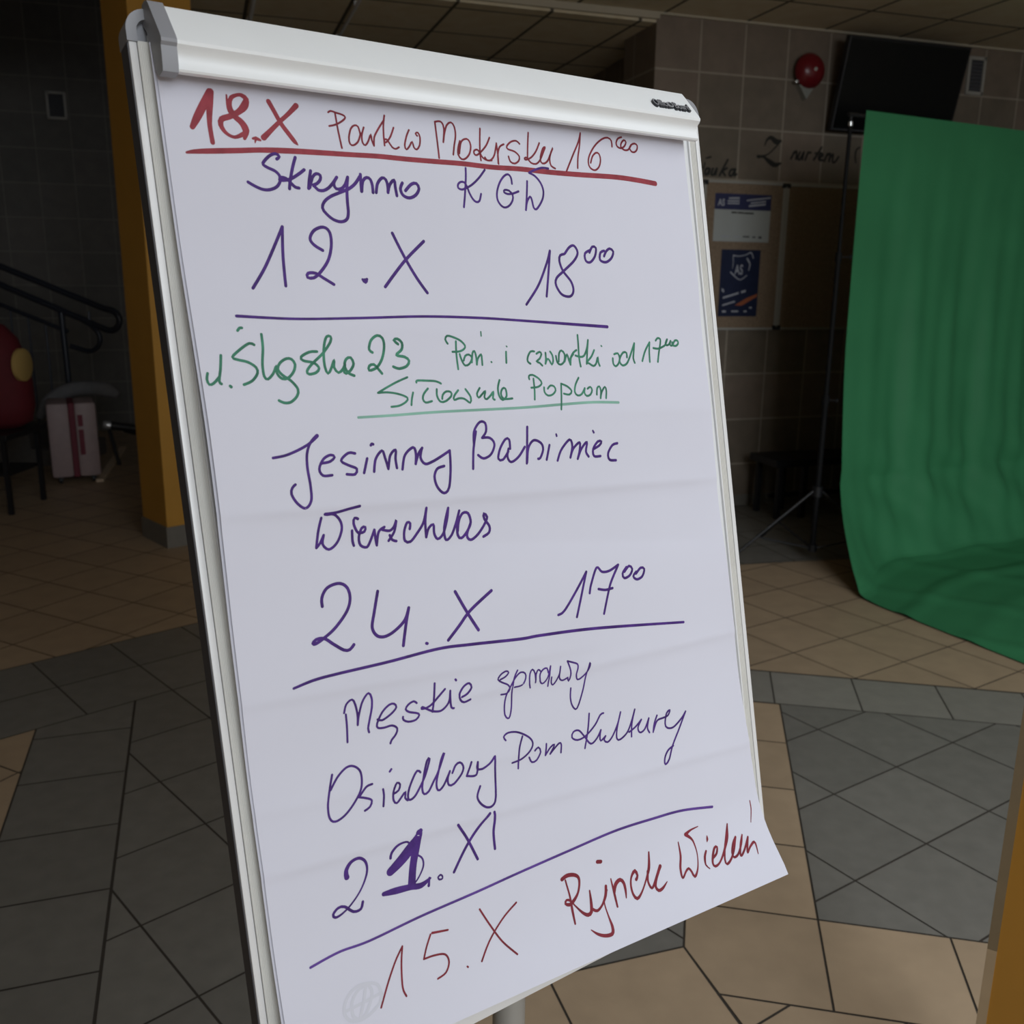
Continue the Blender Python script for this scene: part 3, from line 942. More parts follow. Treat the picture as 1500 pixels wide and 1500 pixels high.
 ('handwritten_word', 'purple', 'purple word Jesienny', """
714,3993,23 842,3980,23 990,3935,24 1097,3885,24 1171,3827,34
1171,3827,34 1097,3885,24 1049,3982,24 1035,4117,24 1044,4288,24 1033,4424,24 968,4488,24 893,4432,24 848,4342,24 863,4285,24 897,4258,24
1176,4088,24 1270,4080,24 1321,4042,24 1286,4018,24 1208,4048,24 1152,4137,24 1182,4204,24 1275,4210,24
1538,4027,25 1467,4017,24 1384,4082,24 1455,4133,24 1538,4176,25 1513,4227,25 1427,4217,24
1661,4088,25 1611,4223,25
1717,3964,25 1729,3951,25 1744,3957,25
1720,4222,25 1753,4100,25 1831,4027,25 1854,4092,25 1879,4211,25
1879,4211,25 1917,4080,25 1983,4032,25 1970,4121,25 1975,4212,25
2035,4232,25 2080,4095,25 2182,4026,26 2207,4089,26 2192,4193,26
2192,4188,26 2238,4092,26 2286,4041,26
2281,4046,26 2255,4139,26 2301,4204,26 2389,4189,26 2503,4144,26 2607,4097,26
2607,4097,26 2594,4293,26 2553,4477,26 2486,4522,26 2417,4452,26 2395,4347,26 2435,4268,26 2521,4248,26"""),
 ('handwritten_word', 'purple', 'purple word Babiniec', """
2953,3928,25 2899,4114,25 2872,4312,25
2910,4077,25 2930,3926,25 3014,3833,25 3081,3851,25 3080,3938,25 3022,4000,25
3022,4000,25 3120,4009,25 3171,4080,25 3114,4182,25 3016,4217,25 2950,4176,25
3369,4146,25 3367,4048,25 3319,4039,25 3237,4135,25 3203,4238,25 3261,4254,25 3342,4173,25
3347,4144,25 3324,4230,25 3366,4289,25 3469,4244,26 3565,4144,26
3625,3931,26 3598,4137,26 3574,4324,26
3580,4314,26 3614,4158,26 3697,4082,26 3794,4124,26 3812,4196,26 3765,4282,26 3734,4289,26
3906,4154,26 3851,4310,26
4014,4042,20 4019,4062,22
4004,4335,26 4069,4219,26 4198,4118,27 4231,4192,27 4191,4318,27
4191,4318,27 4241,4224,27 4342,4161,27 4332,4253,27 4296,4343,27
4296,4343,27 4361,4235,27 4450,4166,27 4425,4272,27 4460,4333,27
4551,4252,27 4638,4218,27 4670,4178,27 4615,4174,27 4537,4251,27 4542,4335,27 4639,4344,27
4553,4045,21 4565,4067,23
4913,4220,28 4834,4235,28 4759,4323,28 4774,4399,28 4872,4415,28"""),
 ('handwritten_word', 'purple', 'purple word Wierzchlas', """
1163,4569,28 1276,4567,24 1412,4549,24 1526,4537,25
1122,4599,24 1081,4723,24 1047,4874,24
1047,4874,24 1088,4837,24 1133,4765,24
1132,4769,24 1115,4850,24 1174,4908,24 1265,4855,24 1324,4740,24 1315,4651,24 1255,4582,24 1181,4575,24
1432,4764,25 1428,4861,25 1438,4910,25
1503,4658,25 1469,4645,25 1454,4696,25 1493,4790,25 1562,4791,25 1576,4748,25 1537,4752,25 1499,4836,25 1510,4918,25 1576,4946,25 1621,4889,25 1672,4789,25
1672,4789,25 1677,4871,25 1686,4944,25
1687,4935,25 1719,4813,25 1784,4777,25
1761,4801,25 1840,4821,25 1895,4783,25 1922,4723,25 1890,4837,25 1820,4919,25
1836,4866,25 1861,4916,25 1905,4935,25
2067,4835,26 2077,4781,26 2042,4767,26 2002,4853,25 2003,4946,26 2064,4964,26 2146,4892,26 2230,4792,26 2272,4658,26
2273,4649,26 2252,4795,26 2251,4945,26
2252,4941,26 2288,4856,26 2346,4827,26 2347,4921,26 2384,4983,26 2455,4936,26 2514,4793,26 2532,4682,26
2532,4682,26 2471,4882,26 2481,5006,26 2551,4969,26 2620,4845,26 2666,4727,26
2666,4727,26 2631,4847,26 2629,4980,27 2670,5015,27 2744,4958,27 2799,4869,27 2775,4770,27 2708,4758,27 2655,4831,27 2633,4933,26
2799,4869,27 2740,4996,27 2781,5050,27 2865,5014,27 2955,4929,27 3011,4840,27 2969,4795,27 2974,4854,27 3031,4940,27 3018,5007,27 2944,5039,27"""),
 ('handwritten_date', 'purple', 'large purple date 24.X', """
1039,5434,28 1045,5351,28 1109,5268,28 1231,5245,28 1311,5296,28 1332,5404,28 1283,5523,28 1147,5657,28 1019,5734,28 932,5771,28 899,5765,28 936,5733,28 1019,5739,28 1111,5817,28 1204,5890,28 1264,5898,28 1311,5859,29
1631,5393,29 1564,5593,29 1524,5732,29 1563,5822,29 1649,5848,29 1763,5813,29 1885,5729,30 1946,5616,30
1946,5616,30 1902,5741,30 1861,5883,30 1836,5979,30
2096,6010,28 2107,6015,28
2502,5551,31 2614,5793,31 2726,5999,31
2944,5618,31 2657,5775,31 2498,5910,31 2352,6031,30"""),
 ('handwritten_time', 'purple', 'purple time 17 00', """
3785,6043,26 3873,6014,27 4047,5848,27 4252,5633,27
4252,5633,27 4173,5808,27 4045,6116,27
4263,5882,27 4298,5787,27 4411,5612,27 4482,5671,27 4592,5678,27 4741,5631,28
4741,5631,28 4594,5817,28 4518,5975,27 4445,6155,27
4399,5858,27 4499,5886,27 4610,5884,28
4860,5679,28 4790,5743,28 4808,5800,28 4897,5782,28 4948,5715,28 4904,5671,28 4822,5727,28
5003,5757,28 4951,5802,28 5000,5848,28 5091,5826,28 5137,5746,28 5083,5722,28 4999,5778,28"""),
 ('ruled_line', 'purple', 'purple rule under 24.X', """
664,6140,22 877,6108,26 1129,6102,26 1657,6105,27 2222,6095,28 2616,6131,29 3240,6203,30 3543,6222,30 4317,6301,31 5685,6498,27"""),
 ('handwritten_word', 'purple', 'purple word Meskie', """
1158,6519,19 1157,6637,19 1145,6792,19
1142,6500,19 1171,6422,19 1235,6388,19 1264,6445,20 1278,6554,20 1270,6653,20
1270,6653,20 1293,6558,20 1342,6436,20 1411,6366,20 1442,6422,20 1436,6517,20 1397,6642,20 1375,6714,20 1381,6755,20
1484,6653,20 1534,6673,20 1634,6635,20 1699,6583,20 1677,6540,20 1623,6539,20 1543,6593,20 1475,6692,20 1480,6737,20 1547,6752,20 1632,6752,20 1686,6796,20 1664,6850,20 1611,6894,20 1593,6924,20
1928,6595,20 1896,6568,20 1834,6587,20 1799,6628,20 1836,6665,20 1920,6698,20 1945,6724,20 1902,6763,20 1815,6761,20 1764,6728,20 1762,6697,20
2151,6442,21 2133,6571,21 2098,6728,21
2265,6529,21 2178,6592,21 2093,6651,21 2023,6672,20 1974,6667,20 1987,6650,20 2033,6682,20 2107,6726,21 2196,6743,21 2269,6705,21 2304,6653,21 2325,6561,21
2325,6561,21 2315,6656,21 2323,6739,21 2351,6754,21
2397,6458,22 2405,6469,22
2454,6659,21 2521,6639,21 2580,6586,21 2556,6534,21 2489,6554,21 2429,6622,21 2434,6685,21 2477,6721,21 2555,6709,21"""),
 ('handwritten_word', 'purple', 'purple word sprawy', """
2943,6586,17 3011,6570,17 3057,6535,17 3027,6512,17 2961,6531,17 2914,6579,17 2963,6622,17 3033,6665,17 3054,6716,17 3013,6756,17 2938,6751,17
3174,6536,17 3125,6605,17 3087,6715,17 3058,6908,17 3024,7008,17 2994,7027,17 2963,6983,17 2969,6886,17 3005,6777,17 3075,6675,17 3147,6601,17 3216,6567,17 3269,6592,17 3268,6647,17 3213,6708,17 3114,6710,17
3322,6766,17 3313,6695,17 3333,6607,17 3370,6570,17 3398,6622,17 3394,6723,17
3395,6714,17 3411,6634,17 3446,6591,17 3472,6611,17
3575,6653,17 3564,6600,17 3513,6602,17 3463,6646,17 3456,6719,17 3485,6758,17 3533,6737,17 3579,6673,17 3616,6588,17
3616,6588,17 3589,6685,17 3560,6804,17
3615,6714,17 3609,6773,17 3628,6806,17 3678,6771,17 3726,6697,17 3751,6623,17
3751,6623,17 3724,6716,17 3731,6764,17 3769,6787,17 3841,6771,18
3841,6771,18 3848,6815,18 3883,6761,18 3880,6675,18 3854,6584,18
3854,6584,18 3927,6615,18 3989,6648,18 3990,6691,18 3965,6761,18 3977,6826,18 4037,6816,18 4120,6768,18 4167,6702,18 4170,6669,18 4144,6716,18 4097,6820,18 4042,6960,18 3958,7111,18 3909,7154,18 3865,7097,18 3854,7010,18 3873,6902,18"""),
 ('handwritten_word', 'purple', 'purple word Osiedlowy', """
947,7057,20 904,7181,20 865,7319,19 864,7457,20 917,7506,20 1028,7471,20 1149,7368,20 1225,7251,20 1237,7114,20 1179,7040,20 1099,7030,20 997,7095,20 911,7195,20
1338,7261,20 1271,7271,20 1185,7348,20
1185,7348,20 1256,7378,20 1313,7418,20 1285,7474,20 1227,7495,20
1444,7344,20 1447,7407,20 1426,7511,20
1542,7195,20 1563,7177,20
1561,7422,20 1610,7404,20 1632,7352,20 1600,7325,20 1554,7400,20 1542,7488,20 1573,7524,20 1636,7477,20 1684,7439,20 1669,7500,20 1694,7532,21
1872,7296,21 1839,7271,21 1770,7346,21 1711,7460,21 1708,7532,21 1775,7519,21 1861,7426,21 1936,7315,21 1998,7192,21 1966,7203,21 1902,7345,21 1870,7468,21 1884,7526,21 1938,7515,21 2009,7429,21 2083,7330,21 2173,7181,21 2127,7235,21 2049,7414,21 2036,7511,21 2062,7539,21 2120,7502,21 2177,7424,21 2206,7379,21
2206,7379,21 2173,7450,21 2178,7519,21 2239,7523,21 2343,7445,21 2369,7371,21 2337,7324,21 2281,7339,21 2233,7406,21
2473,7359,21 2399,7488,21
2399,7488,21 2515,7508,21 2549,7380,22
2549,7380,22 2532,7444,21 2592,7468,22 2694,7435,22 2758,7383,22
2767,7379,22 2744,7588,22 2713,7814,22 2665,7882,22 2592,7881,22 2522,7819,22 2493,7735,21 2544,7640,22"""),
 ('handwritten_word', 'purple', 'purple word Dom', """
2929,7250,18 2910,7208,18 2971,7179,18 3093,7204,19 3226,7292,19 3269,7372,19 3221,7443,19 3103,7501,19 2975,7511,18
3148,7263,19 3082,7397,19 3044,7591,19
3201,7513,19 3229,7574,19 3294,7570,19 3357,7495,19 3333,7435,19 3283,7459,19
3446,7427,19 3418,7550,19
3418,7550,19 3495,7479,19 3554,7464,19 3483,7553,19
3483,7553,19 3547,7508,19 3620,7466,19 3646,7488,19 3632,7578,19"""),
 ('handwritten_word', 'purple', 'purple word Kultury', """
4091,7250,20 4051,7406,20 3972,7623,19
4298,7297,20 4249,7305,20 4152,7401,20 3998,7487,19 3877,7500,19 3806,7453,19 3835,7397,19 3913,7399,19 3979,7482,19 4043,7579,20 4090,7595,20 4168,7548,20 4231,7477,20
4231,7477,20 4206,7542,20 4211,7600,20 4288,7564,20
4288,7564,20 4261,7605,20 4306,7641,20 4385,7598,20 4490,7471,20 4553,7349,20
4553,7349,20 4469,7531,20 4451,7639,20 4499,7660,20 4614,7609,20 4695,7507,20 4773,7371,20
4773,7371,20 4703,7525,20 4672,7673,20
4645,7612,20 4747,7578,20 4855,7515,20
4855,7515,20 4787,7596,20 4808,7659,20 4887,7639,20 4973,7528,20
4973,7528,20 4932,7634,20 4953,7697,20
5105,7528,21 5046,7613,21 5011,7707,20
5021,7690,20 5094,7592,21 5185,7581,21
5185,7581,21 5277,7571,21 5321,7515,21 5260,7541,21 5216,7656,21 5239,7713,21 5338,7730,21 5489,7658,21 5570,7593,21
5570,7593,21 5421,7776,21 5276,7941,21 5182,8083,21 5108,8122,21 5121,8050,21 5190,7977,21 5287,7944,21"""),
 ('handwritten_date', 'purple', 'purple date 21.XI with a thick corrected figure', """
958,8073,49 958,8011,39 1016,7941,32 1104,7929,28 1167,7992,25 1166,8100,20 1087,8236,16 975,8340,16 870,8400,18 793,8413,24 776,8375,24 833,8333,24 898,8344,25 981,8423,25 1058,8424,25 1087,8363,25
1432,8044,25 1450,7995,25 1530,7938,25 1632,7940,18 1672,8013,16
1565,8107,16 1671,8087,16 1766,8147,17 1777,8235,17 1716,8327,15 1645,8387,15
1788,7872,41 1662,8010,95 1545,8101,95 1412,8176,76
1768,7891,66 1722,8029,77 1664,8197,73 1620,8387,77
1312,8367,40 1441,8380,62 1601,8399,55 1722,8423,52 1833,8387,22
1824,8380,19 1805,8456,26
1950,8393,17 1921,8408,17 1932,8436,17 1968,8437,17 1969,8407,17 1950,8393,17
2220,7952,26 2310,8126,27 2403,8380,27
2616,7953,27 2428,8086,27 2271,8229,27 2108,8419,26
2671,7956,27 2670,8045,27 2636,8172,27 2626,8342,27"""),
 ('ruled_line', 'violet', 'long slanted purple rule', """
487,8779,23 779,8745,22 1102,8756,22 1673,8723,23 2324,8708,24 2787,8690,24 3196,8678,25 3527,8670,25 4223,8657,26 4808,8693,27 5266,8736,27 5765,8841,28"""),
 ('handwritten_date', 'darkred', 'thin red date 15.X', """
1110,9419,17 1225,9212,17 1333,9046,17 1427,8936,17
1427,8936,17 1389,9096,17 1363,9320,17 1387,9418,17
1945,8965,18 1768,8930,22
1746,8937,18 1682,9043,17 1633,9146,17
1633,9146,17 1747,9153,18 1869,9187,18 1901,9275,18 1848,9363,18 1748,9388,17
2093,9397,17 2100,9406,17
2341,8894,18 2436,9100,18 2545,9309,18 2687,9492,18
2789,8983,19 2600,9083,18 2405,9240,18 2266,9409,18"""),
 ('handwritten_word', 'darkred', 'red word Rynek', """
3451,8969,18 3474,9152,20 3470,9298,27 3465,9449,20
3410,8945,41 3482,8928,41 3570,8949,38 3625,8992,32 3630,9058,26 3588,9155,26 3512,9218,35 3447,9239,35 3400,9211,27 3423,9180,23 3471,9204,23 3515,9270,15 3591,9372,27 3653,9418,37 3706,9401,37 3732,9307,32 3745,9186,17
3718,9371,28 3781,9417,28 3864,9384,23 3939,9305,33 3972,9212,32
3972,9255,23 3903,9362,15 3906,9509,17 3914,9631,32 3884,9690,35 3791,9680,32 3706,9635,26 3640,9571,9
3917,8917,39 3964,8931,39
4059,9159,14 4062,9310,26 4056,9463,21
4064,9319,26 4106,9237,42 4180,9208,38 4220,9255,33 4222,9334,28 4203,9415,13
4402,9277,34 4432,9242,27 4410,9182,38 4342,9232,23 4309,9318,23 4308,9413,26 4344,9468,33 4422,9432,21 4526,9333,19 4618,9211,34 4664,9049,19
4588,9246,29 4555,9351,24 4580,9429,27 4648,9379,24 4780,9247,39
4738,9292,34 4676,9362,29 4637,9429,29 4661,9480,31 4728,9474,27 4814,9430,9"""),
 ('handwritten_word', 'darkred', 'red word Wielun', """
5126,9077,13 5113,9224,26 5056,9358,28 5043,9461,22 5121,9410,22 5172,9393,26 5198,9440,25 5218,9498,28 5299,9431,18 5359,9288,13 5349,9127,22 5261,9027,41
5261,9027,41 5352,9002,22 5476,8996,10
5502,9294,23 5456,9349,29 5431,9430,19 5467,9482,12
5581,9142,12 5574,9176,29 5559,9202,11
5562,9396,25 5644,9363,25 5683,9301,25 5642,9298,27 5575,9375,29 5538,9445,25 5557,9483,27 5640,9467,20 5758,9380,25 5881,9251,30 5943,9105,18
5943,9105,18 5887,9204,24 5787,9355,23 5731,9461,23 5736,9511,25 5824,9480,23 5925,9395,23 6009,9280,26
6009,9280,26 5940,9334,25 5875,9421,25 5877,9475,25 5956,9461,23 6064,9369,23 6121,9286,18
6121,9286,18 6043,9380,24 5982,9488,23 6065,9451,23 6199,9333,22
6199,9333,22 6146,9408,27 6099,9489,20 6174,9441,23 6263,9408,28 6271,9460,20 6248,9540,10
6404,8951,12 6395,9047,14 6327,9194,9"""),
 ('printed_emblem', 'faint', 'faint grey round emblem', """
1138,9302,28 1110,9193,28 1002,9137,28 868,9139,28 769,9222,28 742,9325,28 784,9407,28 890,9448,28 1008,9426,28 1106,9368,28 1138,9302,28
1010,9148,28 901,9171,28 827,9264,28 825,9386,28 881,9444,28
1010,9148,28 1045,9229,28 1005,9337,28 943,9417,28 881,9444,28
990,9154,28 946,9295,28 882,9436,28
763,9308,28 935,9299,28 1132,9282,28"""),
]

# ------------------------------------------------------------------ flipchart pad with the handwriting
VS = [0, .1, .2, .3, .39, .51, .587, .689, .764, .839, .918, .97, 1.005]
NR = [.013, .014, .015, .014, .016, .013, .021, .017, .022, .026, .033, .062, .082]
NL = [.010, .012, .014, .022, .030, .021, .017, .012, .011, .014, .018, .020, .022]


def lerp_tab(x, xs, ys):
    if x <= xs[0]:
        return ys[0]
    for i in range(1, len(xs)):
        if x <= xs[i]:
            t = (x - xs[i - 1]) / (xs[i] - xs[i - 1])
            return ys[i - 1] + (ys[i] - ys[i - 1]) * t
    return ys[-1]


def soft_tab(x, xs, ys):
    return sum(lerp_tab(x + d, xs, ys) for d in (-0.03, -0.015, 0, 0.015, 0.03)) / 5


# fold lines across the sheet: v = a + k u between u0 and u1, height, width below, width above
CREASES = [(0.4454, 0.0545, 0.02, 0.66, 0.0016, 0.006, 0.035), (0.619, 0.075, 0.0, 0.40, 0.0009, 0.004, 0.03), (0.7801, 0.0694, 0.0, 0.68, 0.0011, 0.004, 0.03),
           (0.660, 0.03, 0.22, 0.68, 0.0013, 0.006, 0.03), (0.7218, 0.0755, 0.0, 0.40, 0.0007, 0.006, 0.03), (0.3599, 0.0508, 0.2, 0.66, 0.0009, 0.012, 0.03),
           (0.4715, 0.1341, 0.1, 0.64, -0.0010, 0.02, 0.03), (0.2641, 0.09, 0.05, 0.40, 0.0006, 0.012, 0.03)]


def lift_at(u, v):
    t = min(1, max(0, (u - 0.0165) / 0.638))
    n = soft_tab(v, VS, NL) * (1 - t) + soft_tab(v, VS, NR) * t
    env = min(1, v / 0.15) * min(1, 0.3 + v)
    n += env * (0.0011 * math.sin(9.5 * v + 3.1 * u + 0.6) * math.sin(5 * u + 0.4) + 0.0007 * math.sin(27 * v - 6 * u) + 0.0006 * math.sin(41 * v + 7 * u + 1.0))
    for a, k, u0, u1, h, wb, wa in CREASES:
        d = v - (a + k * u)
        if abs(d) < 0.15 and u0 - 0.12 < u < u1 + 0.12:
            e = min(1, max(0, (u - u0 + 0.06) / 0.12)) * min(1, max(0, (u1 + 0.06 - u) / 0.12))
            n += 1.7 * h * e * math.exp(-abs(d) / (wb if d > 0 else wa))
    return n


U0, U1, V0, V1 = 0.0170, 0.6560, 0.030, 0.986
NU, NV = 90, 260
LIFT = [[lift_at(U0 + (U1 - U0) * i / NU, V0 + (V1 - V0) * j / NV) for j in range(NV + 1)] for i in range(NU + 1)]


def on_sheet(u, v, lift=0.0):
    """point on the sheet itself (between the vertices of its mesh)"""
    x, y = (u - U0) / (U1 - U0) * NU, (v - V0) / (V1 - V0) * NV
    i, j = min(NU - 1, max(0, int(x))), min(NV - 1, max(0, int(y)))
    x, y = x - i, y - j
    n = (LIFT[i][j] * (1 - x) + LIFT[i + 1][j] * x) * (1 - y) + (LIFT[i][j + 1] * (1 - x) + LIFT[i + 1][j + 1] * x) * y
    return bd(u, v, n + lift)


def sheet(du, dn, v1):
    b = MB()

    def fn(s, q):
        i, j = round(s * NU), round(q * NV)
        u, v = U0 + (U1 - U0) * s + du, V0 + (v1 - V0) * q
        return bd(u, v, LIFT[i][j] if dn == 0 else 0.010 + (lift_at(u, v) - 0.010) * 0.9 - dn)
    b.grid(fn, NU, NV)
    return b


pad = thing('flipchart_pad', 'large white paper sheet hung on the flipchart, covered in handwritten dates', 'paper pad', bd(0.33, 0.98, 0.02))
top = sheet(0, 0, V1).build('top_sheet', M['paper'], pad, smooth=True, angle=180)
sheet(-0.0022, 0.0016, V1 - 0.014).build('lower_sheet', M['paper'], pad, smooth=True, angle=180)
INKM = {'red': 'ink_red', 'darkred': 'ink_dark_red', 'purple': 'ink_purple', 'green': 'ink_green', 'violet': 'ink_violet', 'palegreen': 'ink_palegreen', 'faint': 'ink_faint'}
for k, (nm, co, lab, block) in enumerate(INK):
    b = MB()
    for q, s in enumerate(parse(block)):
        s = [(x, y, w * 1.1 + 0.0001) for x, y, w in s]
        stroke(b, s, on_sheet, 0.00009 + 0.000003 * k + 0.0000015 * q, 0.0022)
    o = b.build(nm, M[INKM[co]], top, normals=False)
    o['label'] = lab

# ------------------------------------------------------------------ green backdrop and its stand
PL = Vector((1.80, 5.45, 0))
CD, CF = dv(62), dv(152)
stand = thing('backdrop_stand', 'black tripod stand carrying the green cloth at its left end', 'stand', PL)
b = MB()
b.tube([PL + Vector((0, 0, 0.06)), PL + Vector((0, 0, 0.95))], 0.0165, 16)
b.build('lower_tube', M['matt_black'], stand, smooth=True)
b = MB()
b.tube([PL + Vector((0, 0, 0.93)), PL + Vector((0, 0, 1.75))], 0.0135, 16)
b.tube([PL + Vector((0, 0, 0.93)), PL + Vector((0, 0, 0.985))], 0.021, 16)
b.build('middle_tube', M['matt_black'], stand, smooth=True)
b = MB()
b.tube([PL + Vector((0, 0, 1.73)), PL + Vector((0, 0, 2.44))], 0.0105, 16)
b.tube([PL + Vector((0, 0, 1.73)), PL + Vector((0, 0, 1.78))], 0.018, 16)
b.build('upper_tube', M['matt_black'], stand, smooth=True)
b = MB()
b.lathe(PL + Vector((0, 0, 2.438)), (0, 0, 1), [(0.0, 0), (0.012, 0), (0.012, 0.02), (0.0, 0.028)], 14)
b.build('tip', M['bright'], stand, smooth=True)
for z in (0.96, 1.755):
    b = MB()
    b.tube([PL + Vector((0.018, -0.01, z)), PL + Vector((0.05, -0.03, z))], 0.006, 8)
    b.lathe(PL + Vector((0.05, -0.03, z)), (0.85, -0.5, 0), [(0, 0), (0.012, 0), (0.012, 0.012), (0, 0.016)], 10)
    b.build('clamp_knob', M['black'], stand, smooth=True)
b = MB()
b.tube([PL + CD * -0.02 + Vector((0, 0, 2.495)), PL + CD * 3.1 + Vector((0, 0, 2.495))], 0.011, 14)
b.tube([PL + Vector((0, 0, 2.43)), PL + Vector((0, 0, 2.495))], 0.008, 10)
b.build('crossbar', M['black_metal'], stand, smooth=True)
b = MB()
b.tube([PL + Vector((0, 0, 0.39)), PL + Vector((0, 0, 0.45))], 0.03, 16)
b.build('leg_hub', M['black'], stand, smooth=True)
b = MB()
b.tube([PL + Vector((0, 0, 0.055)), PL + Vector((0, 0, 0.095))], 0.026, 16)
b.build('brace_collar', M['black'], stand, smooth=True)
for a in (262, 92, 340):
    d = dv(a)
    b = MB()
    t0, t1 = PL + d * 0.028 + Vector((0, 0, 0.42)), PL + d * 0.52 + Vector((0, 0, 0.012))
    b.tube([t0, t1], 0.0085, 12)
    lg_ = b.build('tripod_leg', M['black_metal'], stand, smooth=True)
    b = MB()
    b.tube([t1 - (t1 - t0).normalized() * 0.05, t1], 0.0115, 12)
    b.build('rubber_foot', M['black'], lg_, smooth=True)
    b = MB()
    b.tube([PL + d * 0.022 + Vector((0, 0, 0.075)), t0 + (t1 - t0) * 0.66], 0.006, 8)
    b.build('brace', M['black_metal'], stand, smooth=True)

PZ = [(2.523, 0.016), (1.85, 0.025), (1.2, 0.06), (0.85, 0.12), (0.56, 0.21), (0.30, 0.38), (0.10, 0.53), (0.015, 0.64), (0.008, 0.80), (0.008, 1.1), (0.006, 1.75), (0.006, 2.15)]


def cloth(s, t):
    # t: 0 = top hem .. 1 = front hem on the floor; s: 0 = left edge .. 1 = right edge
    x = t * (len(PZ) - 1)
    xs = list(range(len(PZ)))
    z = sum(lerp_tab(x + q, xs, [p[0] for p in PZ]) for q in (-0.3, 0, 0.3)) / 3 if 0.3 < x < len(PZ) - 1.3 else lerp_tab(x, xs, [p[0] for p in PZ])
    f = sum(lerp_tab(x + q, xs, [p[1] for p in PZ]) for q in (-0.3, 0, 0.3)) / 3 if 0.3 < x < len(PZ) - 1.3 else lerp_tab(x, xs, [p[1] for p in PZ])
    edge = lerp_tab(f, [0, 0.02, 0.06, 0.21, 0.38, 0.64, 0.8, 1.6, 2.2], [0.125, 0.085, 0.062, 0.012, -0.12, -0.30, -0.32, -0.35, -0.37])
    w = edge + (2.95 - edge) * s
    # away from the pulled corner the cloth reaches the floor further back
    pull = 0.47 + 0.53 * math.exp(-((w + 0.3) / 0.34) ** 2)
    pull = 1 + (pull - 1) * min(1, f / 0.25)
    if f < 0.64:
        ff = f * pull
    else:
        ff = 0.64 * pull + (f - 0.64) * (2.15 - 0.64 * pull) / (2.15 - 0.64)
    up = min(1, max(0, z / 0.5))
    hang = min(1, max(0, (2.5 - z) / 1.2)) * (0.35 + 0.65 * up)
    calm = min(1, max(0, (w - edge) / 0.35)) ** 1.5
    ff += calm * hang * (0.020 * math.sin(w * 9.0 + 0.6 + z * 0.7) + 0.011 * math.sin(w * 19 + 2.0 * z) + 0.006 * math.sin(w * 37 - z * 1.4))
    # slanting drag folds that gather towards the pulled corner
    low = math.exp(-((z - 0.38) / 0.34) ** 2)
    ff += calm * low * 0.022 * math.sin(14 * (w * 0.75 + z * 1.05) + 0.5)
    zz = z
    if z < 0.12:
        r = math.exp(-((ff - 0.62) / 0.35) ** 2)
        zz = z + 0.016 * (1 - z / 0.12) * (0.35 + 0.65 * r) * max(0, math.sin(ff * 17 + w * 3.4 + 1.1 * math.sin(w * 4))) ** 2
        zz += 0.010 * (1 - z / 0.12) * max(0, math.sin(w * 9 - ff * 6)) ** 3 * (0 if s < 0.01 else 1)
    sag = 0
    return PL + CD * w + CF * ff + Vector((0, 0, max(0.004, zz + sag)))


b = MB()
b.grid(cloth, 150, 190)
gb = b.build('green_backdrop', M['green'], None, smooth=True, origin=PL + CD * 1.3 + CF * 0.3, angle=180)
tag(gb, 'green cloth backdrop hanging from a crossbar and sweeping forward over the floor', 'backdrop')

# ------------------------------------------------------------------ things on the tiled wall
UPZ = Vector((0, 0, 1))
tc = on_wall(0.955, 2.93, 0.13)
tv = thing('wall_television', 'flat black television tilted down high on the tiled wall above the green cloth', 'television', tc)
ta = R(13)
tu, tn = UPZ * math.cos(ta) + WN * math.sin(ta), WN * math.cos(ta) - UPZ * math.sin(ta)
b = MB()
b.box(tc, WD * 0.498, tu * 0.295, tn * 0.022, 0.004)
b.build('casing', M['black'], tv)
b = MB()
b.box(tc + tn * 0.0225, WD * 0.484, tu * 0.277, tn * 0.0012)
b.build('screen', M['screen'], tv)
b = MB()
b.box(tc + tn * 0.0225 - WD * 0.490, WD * 0.0025, tu * 0.284, tn * 0.002)
b.box(tc + tn * 0.0225 - tu * 0.285, WD * 0.488, tu * 0.0025, tn * 0.002)
b.build('bezel_edge', M['slit'], tv)
b = MB()
b.box(tc - tn * 0.05 - tu * 0.05, WD * 0.12, tu * 0.12, tn * 0.03)
b.box(on_wall(0.955, 2.90, 0.02), WD * 0.14, UPZ * 0.14, WN * 0.02)
b.tube([on_wall(0.955, 2.90, 0.03), tc - tn * 0.03], 0.03, 12)
b.build('wall_bracket', M['black_metal'], tv)

bc = on_wall(0.282, 3.01, 0.0)
bell = thing('alarm_bell', 'round red alarm bell on the tiled wall left of the television', 'bell', bc)
b = MB()
b.lathe(bc + WN * 0.04, WN, [(0.112, 0.0), (0.114, 0.006), (0.108, 0.02), (0.09, 0.045), (0.06, 0.064), (0.02, 0.072), (0.0, 0.073)], 40)
b.build('gong', M['bell_red'], bell, smooth=True, angle=60)
b = MB()
b.lathe(bc, WN, [(0.0, 0.0), (0.06, 0.0), (0.06, 0.045), (0.0, 0.045)], 24)
b.prism([on_wall(0.205, 2.92, 0.0), on_wall(0.27, 2.83, 0.0), on_wall(0.33, 2.92, 0.0)], (0, 0, 0), WN * 0.05)
b.build('back_box', M['bell_grey'], bell)
b = MB()
b.lathe(on_wall(0.180, 2.935, 0.05), WN, [(0, 0), (0.011, 0), (0.011, 0.012), (0, 0.018)], 12)
b.build('striker_screw', M['bright'], bell, smooth=True)
b = MB()
b.lathe(bc + WN * 0.113, WN, [(0.012, 0.0), (0.012, 0.004), (0, 0.006)], 12)
b.build('centre_nut', M['bright'], bell, smooth=True)


